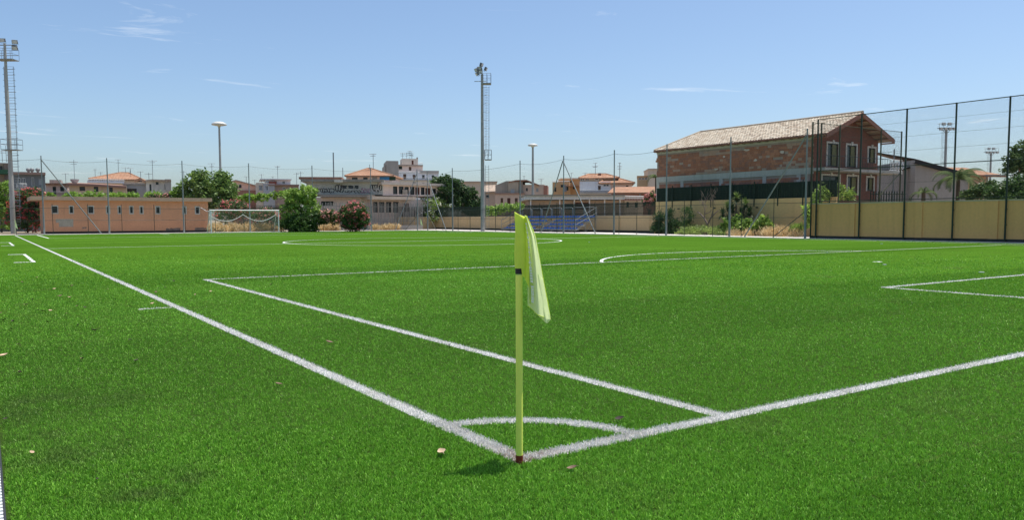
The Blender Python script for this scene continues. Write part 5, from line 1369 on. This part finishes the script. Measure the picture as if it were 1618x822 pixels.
for i in range(7):
    t = i/6; 
    for A in (L0, R0):
        p = np.array(A)*(1-t)+np.array(K0)*t; m.tube([(p[0], -OF+.05, p[2]-.26), (p[0], 0, p[2]-.26)], .06, 4)
m.build('purlin_ends', VG, rf_)
MB().tube([(-.1, .18, .2), (-.1, .18, EZ-.2)], .05, 6).build('downpipe', plain('copper_gutter', (.17, .075, .05), .6), hs)
# garden wall with dark lattice fence before the brick side
gw = thing('garden_wall', 'beige garden wall topped by dark green lattice screen below the brick house', 'wall', (51.0, 0, 0))
gy0, gy1 = RY+1.3, float(atX(1036, 340, 51.0)[1])
MB().box(0, .25, gy0, gy1, -.1, 3.05).build('wall_panel', plaster('beige_render_back', (.47, .32, .14), .22, .4), gw)
m = MB(); y = gy0
while y < gy1: m.box(.06, .09, y, y+.035, 3.06, 4.35); y += .16
z = 3.1
while z < 4.35: m.box(.095, .115, gy0, gy1, z, z+.03); z += .16
q_ = m.build('lattice', GREEN_STEEL, gw); q_['kind'] = 'stuff'
MB().box(.125, .14, gy0, gy1, 3.06, 4.32).build('screen_cloth', plain('dark_screen', (.02, .035, .025), .9), gw)
y = gy0+.5
while y < gy1:
    MB().box(-.06, -.0, y, y+.07, 2.45, 4.5).build('fence_post', GREEN_STEEL, gw); y += 2.35
for u in (1072, 1092, 1129, 1196): 
    y = float(atX(u, 330, 50.95)[1]); MB().box(-.10, -.005, y-.1, y+.1, 2.3, 2.4).build('bracket', GREEN_STEEL, gw)

# ================================================================== VEGETATION
BARK = plain('bark', (.10, .075, .055), .9, 0, .3, 4)
def leaves(name, blobs, n, size, mat, parent, clump=.38, shell=.55, thin=1.0, up=0.0, hi=.3, per=26):
    """leaf faces gathered in clumps spread through the blobs; blobs: (centre, radii)"""
    vol = np.array([b[1][0]*b[1][1]*b[1][2] for b in blobs])**.75; pick = RNG.choice(len(blobs), max(6, n//per), p=vol/vol.sum())
    cc = []
    for k in pick:
        c, rd = blobs[k]; d = RNG.normal(size=3); d /= np.linalg.norm(d); d[2] = -d[2]*.6 if (d[2] < -.4 and RNG.uniform() < hi) else d[2]
        cc.append(np.array(c)+d*np.array(rd)*(shell+(1-shell)*RNG.uniform()**.6)*RNG.uniform(.78, 1.13))
    cc = np.array(cc); ci = RNG.integers(0, len(cc), n)
    ctone = RNG.normal(0, .17, len(cc))
    rad = clump*float(np.mean([np.mean(b[1]) for b in blobs]))
    p = cc[ci]+RNG.normal(size=(n, 3))*rad*.5*np.array([1, 1, .8])
    p[:, 2] = np.maximum(p[:, 2], .03)
    a = RNG.normal(size=(n, 3)); a[:, 2] = a[:, 2]*.6+up; a /= np.linalg.norm(a, axis=1)[:, None]
    b = np.cross(a, RNG.normal(size=(n, 3))); b /= np.linalg.norm(b, axis=1)[:, None]+1e-9
    s = size*RNG.uniform(.6, 1.35, n)[:, None]
    V = np.empty((n, 4, 3)); V[:, 0] = p-a*s*.5; V[:, 1] = p+b*s*.28*thin; V[:, 2] = p+a*s*.5; V[:, 3] = p-b*s*.28*thin
    tint = np.clip(.5+ctone[ci]+RNG.normal(0, .16, n), 0, 1)
    me = np_mesh(name, V.reshape(-1, 3), np.arange(n*4).reshape(-1, 4), mat, np.repeat(tint, 4))
    return mesh_obj(name, me, None, parent)
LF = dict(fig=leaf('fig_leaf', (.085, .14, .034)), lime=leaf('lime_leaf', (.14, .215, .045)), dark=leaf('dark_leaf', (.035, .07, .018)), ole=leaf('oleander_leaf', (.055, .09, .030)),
          vine=leaf('vine_leaf', (.12, .20, .03)), pine=leaf('pine_needles', (.032, .065, .018), .55), pale=leaf('pale_leaf', (.20, .27, .11)), dry=leaf('dry_grass_blade', (.38, .30, .17), .35), ever=leaf('evergreen', (.022, .05, .016)), weed=leaf('weed_leaf', (.16, .22, .06)))
PINKF = leaf('pink_blossom', (.40, .115, .12), .45); REDF = leaf('red_blossom', (.30, .055, .055), .45); PALEF = leaf('pale_pink_blossom', (.40, .19, .175), .4); WHITEF = leaf('cream_blossom', (.62, .60, .45), .3)
def limbs(root, h, spread, n, r=.12, base=(0, 0), name='trunk'):
    m = MB(); m.tube([(base[0], base[1], 0), (base[0]+.1, base[1], h*.5)], [r, r*.75], 8)
    for i in range(n):
        a = 2*pi*i/n+random.uniform(-.4, .4); e = (base[0]+math.cos(a)*spread, base[1]+math.sin(a)*spread, h*random.uniform(.8, 1))
        mid = (base[0]+math.cos(a)*spread*.4+.1, base[1]+math.sin(a)*spread*.4, h*.68); m.tube([(base[0]+.08, base[1], h*.42), mid, e], [r*.6, r*.4, r*.15], 6)
    return m.build(name, BARK, root)
def plant(name, label, cat, D, blobs, n, size, mat, group=None, flowers=None, fn=0, trunk=True, clump=.38, shell=.55, thin=1.0, fsize=None):
    """blobs in picture terms at distance D: (u, v, half-width px, half-height px[, depth factor])"""
    k = D/FPX; u0 = sum(b[0] for b in blobs)/len(blobs); base = atD(u0, 346, D)
    root = thing(name, label, cat, (base[0], base[1], 0), 0, group)
    bl = []
    for i, b in enumerate(blobs):
        P = atD(b[0], b[1], D); off = (b[4] if len(b) > 4 else 0.0); P = P+H_F*off
        bl.append(((P[0]-base[0], P[1]-base[1], P[2]), (b[2]*k*.93, b[2]*k*.93, b[3]*k)))
    leaves('crown' if trunk else 'foliage', bl, n, size, mat, root, clump, shell, thin)
    if flowers is not None: leaves('blossom', [(c, (r_[0]*1.02, r_[1]*1.02, r_[2]*1.02)) for c, r_ in bl], fn, fsize or size*.8, flowers, root, clump*.7, .8, per=5)
    if trunk:
        h = max(b[0][2] for b in bl); sp = max(b[1][0] for b in bl)*.7; limbs(root, h*.9, sp, 6, max(.06, h*.022))
    return root
# left edge
plant('tree', 'bright green tree at the left edge behind the floodlight mast', 'tree', 96, [(2, 300, 14, 16), (6, 330, 14, 22), (-14, 315, 16, 24), (12, 345, 10, 20)], 4200, .34, LF['vine'])
plant('oleander', 'tall red and pink flowering oleander beside the pink building', 'shrub', 92.5, [(46, 312, 21, 15), (36, 332, 22, 16), (55, 338, 14, 22), (24, 345, 14, 20), (48, 352, 18, 16), (58, 322, 12, 16), (30, 318, 16, 12)], 7500, .30, LF['dark'], None, REDF, 2200, True, .3, .5, .7, .26)
plant('oleander', 'pale pink blossoming oleander top beside the tall left net post', 'shrub', 94, [(50, 305, 18, 9), (60, 312, 12, 10)], 1500, .28, LF['ole'], None, PALEF, 650, True, .3, .5, .8, .24)
hd = [(78, 309, 8, 4), (116, 310, 16, 4.5), (150, 309.5, 18, 5), (186, 310, 16, 4.5), (207, 309.5, 12, 5), (246, 310, 18, 4.5), (282, 307, 14, 7)]
labs = ['small leafy vine clump at the left end of the pink building roof', 'leafy green vine above the pink roof, below the satellite dish', 'widest leafy vine clump above the middle of the pink roof', 'leafy green vine above the pink roof below the hip roofed house', 'leafy vine clump above the pink roof beneath the grey annex', 'leafy green vine above the pink roof beneath the streaked house', 'leafy vine clump above the pink roof beside the fig tree']
for b, l in zip(hd, labs):
    plant('vine', l, 'shrub', 101.5, [b, (b[0]+4, b[1]+9, b[2], 8)], 1500, .30, LF['vine'], 'vines behind the pink building', trunk=False)
plant('oleander', 'small pink-brown oleander tuft peeping over the pink building roof', 'shrub', 100.8, [(263, 309, 7, 3.5), (246, 310.5, 9, 4)], 500, .25, LF['ole'], None, PALEF, 200, False)
plant('fig_tree', 'big round green fig tree beside the pink building', 'tree', 101, [(331, 290, 30, 20), (308, 300, 22, 20), (357, 300, 19, 22), (340, 312, 32, 20), (318, 282, 14, 12), (352, 284, 14, 12), (288, 305, 10, 14)], 8500, .40, LF['fig'], None, None, 0, True, .34, .6)
plant('oleander', 'red-pink oleander standing behind the goal', 'shrub', 96.3, [(366, 324, 20, 9), (380, 334, 18, 13), (355, 338, 18, 14)], 3400, .26, LF['ole'], None, PINKF, 900, True, .3, .55, .8, .24)
plant('oleander', 'pink oleander behind the right post of the goal', 'shrub', 96.3, [(420, 336, 17, 8), (404, 343, 16, 10), (432, 345, 12, 10)], 2600, .26, LF['ole'], None, PALEF, 650, True, .3, .55, .8, .24)
plant('hedge', 'green hedge strip behind the goal between the oleanders and houses', 'hedge', 104, [(392, 312, 14, 6), (412, 313, 14, 6), (432, 308, 10, 6), (450, 306, 10, 6), (375, 318, 10, 8)], 2600, .30, LF['vine'], trunk=False)
plant('leafy_tree', 'light green leafy tree right of the goal', 'tree', 93.5, [(468, 314, 22, 16), (484, 306, 20, 14), (490, 325, 16, 18), (460, 335, 18, 14), (474, 347, 20, 16), (456, 354, 14, 10), (492, 354, 12, 10), (455, 312, 12, 6), (497, 340, 8, 16)], 6500, .34, LF['lime'], None, None, 0, True, .3, .55)
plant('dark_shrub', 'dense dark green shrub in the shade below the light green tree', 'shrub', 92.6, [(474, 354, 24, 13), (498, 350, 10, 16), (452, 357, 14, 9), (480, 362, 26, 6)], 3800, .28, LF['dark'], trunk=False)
plant('oleander', 'low dusty pink oleander between the leafy tree and the round oleander', 'shrub', 93.5, [(520, 340, 17, 9), (512, 346, 12, 9), (528, 348, 10, 9)], 2200, .26, LF['ole'], None, PALEF, 900, False, .3, .55, .8, .24)
plant('oleander', 'large round pink-red oleander before the graffiti building', 'shrub', 92.4, [(560, 338, 23, 19), (550, 345, 17, 18), (572, 345, 13, 19), (560, 352, 23, 14)], 7500, .24, LF['dark'], None, PINKF, 1500, True, .26, .7, .8, .25)
plant('pale_shrub', 'pale green flowering shrub below the pines', 'shrub', 117.6, [(684, 322, 24, 11), (668, 330, 16, 10), (700, 330, 14, 12), (684, 337, 28, 8), (684, 348, 26, 10)], 4200, .28, LF['lime'], None, WHITEF, 1000, False, .3, .55, .8, .26)
plant('pine_tree', 'dark pine tree left of the floodlight mast, topmost of the two', 'tree', 118.6, [(704, 288, 16, 10), (690, 290, 12, 8), (720, 291, 14, 9), (706, 303, 24, 11), (694, 314, 16, 12), (716, 320, 18, 14)], 7000, .38, LF['pine'], None, None, 0, True, .3, .5)
plant('pine_tree', 'lower bushy dark tree touching the floodlight mast', 'tree', 119.5, [(738, 305, 15, 10), (748, 313, 14, 12), (730, 318, 16, 14), (744, 328, 18, 12), (756, 330, 10, 12)], 5500, .36, LF['pine'], None, None, 0, True, .3, .5)
plant('vine', 'green creeper along the palisade left of the blue seats', 'shrub', 94.5, [(800, 328, 16, 6), (818, 326, 10, 6), (786, 332, 10, 7), (772, 334, 8, 8)], 2400, .26, LF['lime'], trunk=False)
plant('oleander', 'pink oleander squeezed beside the left end of the brick house', 'shrub', 92, [(1028, 313, 10, 11), (1022, 320, 8, 8)], 1500, .26, LF['ole'], None, PALEF, 600, True, .3, .55, .8, .24)
# strip in front of the garden wall
def weeds(name, label, X, pts, n, size, mat, cat='grass', thin=.35, up=1.6):
    root_p = atX(pts[0][0], 372, X); bl = []
    for (u, v, w_, h_) in pts:
        P = atX(u, v, X); k = float((P-CAM)@H_F)/FPX; bl.append(((P[0]-root_p[0], P[1]-root_p[1], max(.1, P[2])), (w_*k, w_*k, h_*k)))
    root = thing(name, label, cat, (root_p[0], root_p[1], 0))
    leaves('foliage', bl, n, size, mat, root, .5, .4, thin, up); return root
weeds('conifer', 'small dark conifer at the left end of the brick house garden', 49.8, [(1041, 350, 7, 18), (1040, 362, 11, 10)], 2200, .26, LF['ever'], 'tree')
weeds('conifer', 'narrow dark conifer beside the second tall net post', 49.6, [(1058, 343, 6, 16), (1062, 358, 12, 12)], 2200, .26, LF['ever'], 'tree')
weeds('dark_shrub', 'thin dark green shrub between the conifers and the bare tree', 49.7, [(1086, 340, 11, 14), (1084, 356, 10, 12)], 1100, .26, LF['dark'], 'shrub')
weeds('weed_patch', 'strip of pale green weeds along the foot of the garden wall', 48.9, [(1085, 366, 14, 5), (1105, 363, 16, 6), (1130, 364, 16, 6), (1150, 367, 16, 5)], 3200, .20, LF['weed'], 'weeds', .5, .5)
weeds('leafy_shrub', 'broad-leaved green shrub at the foot of the yucca', 49.2, [(1165, 352, 10, 10), (1180, 358, 14, 9), (1150, 358, 10, 10)], 1600, .36, LF['lime'], 'shrub', 1.1, .3)
weeds('leafy_shrub', 'round bright green leafy shrub right of the yucca', 49.2, [(1208, 353, 12, 9), (1202, 360, 13, 7)], 1200, .36, LF['lime'], 'shrub', 1.2, .3)
weeds('dry_grass', 'dry straw-coloured grass at the foot of the wall before the last net post', 48.6, [(1165, 369, 16, 4), (1190, 369, 16, 4), (1218, 367, 18, 6), (1240, 366, 16, 7), (1258, 368, 10, 6)], 5200, .34, LF['dry'], 'grass', .18, 2.2)
weeds('fountain_grass', 'tuft of green fountain grass beside the last tall net post', 48.7, [(1256, 364, 9, 8), (1266, 358, 8, 6)], 900, .5, LF['lime'], 'grass', .12, 1.8)
# dry growth beyond the far goal
def far_weeds(name, label, Y, pts, n, size, mat, cat='grass', thin=.2, up=2.0):
    rp_ = atY(pts[0][0], 366, Y); bl = []
    for (u, v, w_, h_) in pts:
        P = atY(u, v, Y); k = float((P-CAM)@H_F)/FPX; bl.append(((P[0]-rp_[0], P[1]-rp_[1], max(.1, P[2])), (w_*k, w_*k*.6, h_*k)))
    root = thing(name, label, cat, (rp_[0], rp_[1], 0)); leaves('foliage', bl, n, size, mat, root, .5, .35, thin, up); return root
far_weeds('dry_grass', 'clump of tall dry grass behind the left goal post', 91.5, [(342, 360, 12, 8), (350, 362, 10, 6)], 2200, .5, LF['dry'])
far_weeds('dry_grass', 'dry straw grass growing behind the goal net', 92.6, [(372, 361, 16, 7), (396, 361, 16, 7), (420, 360, 16, 8), (438, 361, 8, 7)], 4200, .45, LF['dry'])
far_weeds('dry_grass', 'dry grass between the leafy tree and the round oleander', 92.0, [(512, 361, 12, 6), (526, 360, 12, 7)], 2400, .45, LF['dry'])
far_weeds('dry_grass', 'dry grass tufts right of the round oleander', 92.0, [(594, 361, 10, 5), (612, 360, 12, 6), (626, 360, 8, 7)], 2200, .45, LF['dry'])
# yucca, bare tree, bright climbing bush
def rosette(m, c, n, L, wd, droop=.35, up=.55):
    c = np.array(c)
    for i in range(n):
        a = random.uniform(0, 2*pi); e = random.uniform(-.1, 1.35); d = np.array([math.cos(a)*math.cos(e), math.sin(a)*math.cos(e), math.sin(e)]); l = L*random.uniform(.7, 1.1)
        s = np.cross(d, [0, 0, 1]); s = s/(np.linalg.norm(s)+1e-6)*wd
        p1 = c+d*l*.55; p2 = c+d*l-np.array([0, 0, droop*l*math.cos(e)*.5])
        m.quad(c-s*.5, c+s*.5, p1+s, p1-s); m.quad(p1-s, p1+s, p2)
yp = atX(1160, 372, 49.6)
yu = thing('yucca', 'tall spiky yucca with several heads before the beige garden wall', 'plant', (yp[0], yp[1], 0))
heads = []
m = MB()
for (u, v) in ((1164, 308), (1150, 322), (1178, 318), (1142, 333), (1172, 332), (1158, 326), (1184, 330), (1150, 343), (1166, 345)):
    P = atX(u, v+5, 49.6+random.uniform(-.5, .5)); P = P-np.array([yp[0], yp[1], 0]); heads.append(P); m.tube([(random.uniform(-.2, .2), random.uniform(-.2, .2), 0), (P[0]*.6, P[1]*.6, P[2]*.5), tuple(P)], [.12, .09, .06], 6)
m.build('trunk', BARK, yu)
ylf = [plain('yucca_blade_lit_tone', (.17, .24, .06), .45, 0, .3, 2), plain('yucca_blade_shade_tone', (.035, .07, .02), .5, 0, .3, 2)]  # lit top heads and shaded lower leaves painted as two blade colours
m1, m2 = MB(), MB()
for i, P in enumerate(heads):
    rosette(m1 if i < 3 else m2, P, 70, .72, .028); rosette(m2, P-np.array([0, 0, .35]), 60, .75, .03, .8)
m1.build('leaf_rosette', ylf[0], yu); m2.build('shade_toned_leaves', ylf[1], yu)
bp = atX(1118, 372, 49.6); bt = thing('bare_tree', 'small bare leafless tree before the beige garden wall', 'tree', (bp[0], bp[1], 0))
m = MB(); bs = bp*np.array([1, 1, 0])
def brp(u, v, dx=0): return atX(u, v, 49.6+dx)-bs
def branch(pts, r0, r1): m.tube(pts, list(np.linspace(r0, r1, len(pts))), 6)
branch([brp(1118, 372), brp(1118, 355)], .12, .10); branch([brp(1118, 355), brp(1113, 345, .1), brp(1107, 338, .2), brp(1102, 335, .3)], .09, .04); branch([brp(1118, 355), brp(1124, 343, -.1), brp(1129, 338, -.2), brp(1135, 333, -.3)], .09, .04)
branch([brp(1113, 345, .1), brp(1114, 332), brp(1111, 322), brp(1108, 314)], .06, .02); branch([brp(1114, 338), brp(1122, 335), brp(1124, 331)], .05, .02); branch([brp(1124, 343, -.1), brp(1127, 330), brp(1126, 318), brp(1128, 306)], .05, .015)
for _ in range(46):
    u, v = random.uniform(1103, 1134), random.uniform(302, 334); u2, v2 = u+random.uniform(-6, 6), v-random.uniform(4, 10); dd = random.uniform(-.6, .6)
    m.tube([brp(u, v, dd), brp((u+u2)/2+random.uniform(-1, 1), (v+v2)/2, dd), brp(u2, v2, dd*1.2)], [.022, .015, .006], 4)
m.build('branches', plain('pale_bark', (.20, .15, .12), .9, 0, .4, 5), bt)
def weeds_bush(name, label, Y, pts, n, size, mat, cat='shrub'): return far_weeds(name, label, Y, pts, n, size, mat, cat, .8, .2)
weeds_bush('leafy_bush', 'bright lime-green leafy bush growing at the corner of the beige wall below the red gable', RY+2.2, [(1300, 306, 14, 12), (1322, 303, 14, 14), (1342, 308, 10, 10), (1290, 325, 10, 16), (1277, 340, 8, 18), (1312, 312, 20, 8)], 4500, .26, LF['lime'])
# right: palm, banana, ivy, tree
def palm(label, u, vtop, D, nf, L, name='palm_tree'):
    p = atD(u, 346, D); H = float(atD(u, vtop, D)[2]); t = thing(name, label, 'palm', (p[0], p[1], 0))
    MB().tube([(0, 0, 0), (0, 0, H*.5), (0, 0, H)], [.22, .16, .14], 10).build('trunk', BARK, t)
    for i in range(nf):
        m = MB(); a = 2*pi*i/nf+random.uniform(-.25, .25); e = random.uniform(.25, 1.25); n = 16; pts = []
        x, z, ang = 0.0, 0.0, e
        for k in range(n+1):
            pts.append(np.array([math.cos(a)*x, math.sin(a)*x, H+z])); x += L/n*math.cos(ang); z += L/n*math.sin(ang); ang -= 1.9/n*(1.0+.5*k/n)
        m.tube(pts, list(np.linspace(.03, .008, n+1)), 4); sd_ = np.array([-math.sin(a), math.cos(a), 0])
        for k in range(2, n+1):
            for s_ in (-1, 1):
                ll = L*.24*math.sin(pi*(k+1.5)/(n+3)); tip = pts[k]+sd_*s_*ll*.8+np.array([math.cos(a)*ll*.4, math.sin(a)*ll*.4, -ll*.45])
                tng = (pts[k]-pts[k-1])*.45; m.quad(pts[k]-tng, pts[k]+tng*.2, tip); m.quad(pts[k]-tng*1.6, pts[k]-tng, tip-tng*1.2)
        m.build('frond', [plain('palm_frond_a', (.085, .125, .035), .7, 0, .25, 2, .1), plain('palm_frond_b', (.115, .155, .05), .7, 0, .25, 2, .1), plain('palm_frond_c', (.06, .095, .028), .7, 0, .25, 2, .1)][i % 3], t)
palm('feathery palm rising over the tall beige wall before the grey gable', 1512, 284, 63, 19, 2.5)
palm('small yellowish palm with few fronds over the beige wall', 1458, 305, 60, 8, 1.4)
palm('palm tuft peeping out beside the far edge of the brick house', 1036, 281, 108, 12, 1.8)
plant('ivy_bank', 'dense dark ivy bank over the beige wall at the edge of the picture', 'shrub', 56, [(1600, 300, 24, 16), (1575, 305, 18, 10), (1620, 296, 20, 22), (1590, 315, 30, 8)], 6500, .20, LF['dark'], None, None, 0, False)
plant('shrub', 'olive-green shrub between the palm and the ivy bank', 'shrub', 58, [(1545, 304, 18, 11), (1562, 297, 14, 10), (1530, 309, 12, 8)], 3000, .20, LF['ole'], None, None, 0, False)
plant('roadside_tree', 'olive-green tree crown at the right edge above the ivy', 'tree', 72, [(1604, 255, 18, 16), (1616, 240, 16, 18), (1625, 262, 22, 20), (1592, 268, 10, 8)], 5000, .26, LF['ole'], None, PALEF, 60, True, .3, .5)

# ================================================================== FALLEN LEAVES ON THE TURF
LB = [plain('dry_leaf_tan', (.50, .36, .24), .8, 0, .3, 30), plain('dry_leaf_brown', (.20, .13, .09), .8, 0, .3, 30), plain('dry_leaf_dark', (.05, .04, .03), .8, 0, .3, 30)]
def leaf_mesh(mat, L, curl):
    m = MB(); n = 7
    for i in range(n):
        t = i/(n-1); wv = math.sin(pi*(.06+.9*t))*L*.30; z = curl*L*(4*(t-.5)**2)*.5
        m.v += [(L*(t-.5), -wv, z+wv*.7), (L*(t-.5), 0, z), (L*(t-.5), wv, z+wv*.5)]
    for i in range(n-1):
        for k in (0, 1): b = i*3+k; m.f.append((b, b+3, b+4, b+1))
    m.tube([(-L*.5, 0, curl*L*.5), (-L*.72, .01, curl*L*.4)], L*.02, 4)
    return m.mesh('fallen_leaf', mat, True)
LM = [leaf_mesh(mt, 1.0, c) for mt in LB for c in (.35, .6)]
LV = [(698, 715, .085, 0, 'pale curled dry leaf on the turf just left of the flag pole'), (979, 662, .07, 4, 'dark dry leaf lying inside the goal line right of the flag'), (904, 740, .06, 2, 'small brown leaf on the turf right of the flag base'),
      (440, 607, .06, 2, 'brown leaf on the turf between the touchline and the drain, alone'), (51, 715, .04, 0, 'tan leaf on the turf nearest the white drain'), (5, 562, .09, 0, 'long tan leaf at the left picture edge')]
for u, v in ((8, 662), (154, 757), (215, 570), (130, 567), (149, 522), (75, 509), (205, 537), (31, 589), (41, 482), (60, 490), (68, 492), (80, 491), (104, 496), (122, 484), (134, 486), (182, 473.5), (206, 484), (123, 514), (30, 544), (6, 506), (21, 508), (240, 480), (151, 458), (169, 457.6), (85, 457), (261, 454), (274, 444), (332, 461), (308, 466), (429, 449), (250, 456), (58, 439), (35, 446), (110, 470), (520, 541), (710, 545), (52, 473), (0, 495), (18, 520), (246, 462), (113, 452), (95, 468)):
    LV.append((u, v, random.uniform(.045, .085) if v < 600 else .032, random.randrange(6), None))
for (u, v, L, k, lab) in LV:
    p = gnd(u, v, .03); o = bpy.data.objects.new('fallen_leaf', LM[k]); COL.objects.link(o)
    o.location = (p[0], p[1], .026); o.scale = (L, L, L); o.rotation_euler = (random.uniform(-.3, .3), random.uniform(-.3, .3), random.uniform(0, 6.28))
    tag(o, lab or 'small dry leaf among others scattered on the turf outside the touchline', 'leaf', 'dry leaves scattered on the turf')
# a few pale bits of torn tape and cotton fluff on the far turf
for (u, v) in ((1551, 430), (1398, 418), (1307, 399), (931, 382.5), (1393, 385)):
    p = gnd(u, v, .02); o = MB().box(-.06, .06, -.035, .035, 0, .02).build('litter_scrap', WHITE_PAINT); o.location = (p[0], p[1], .004); o.rotation_euler = (0, 0, random.uniform(0, 3))
    tag(o, 'tiny white scrap lying on the turf', 'litter', 'white scraps on the turf')
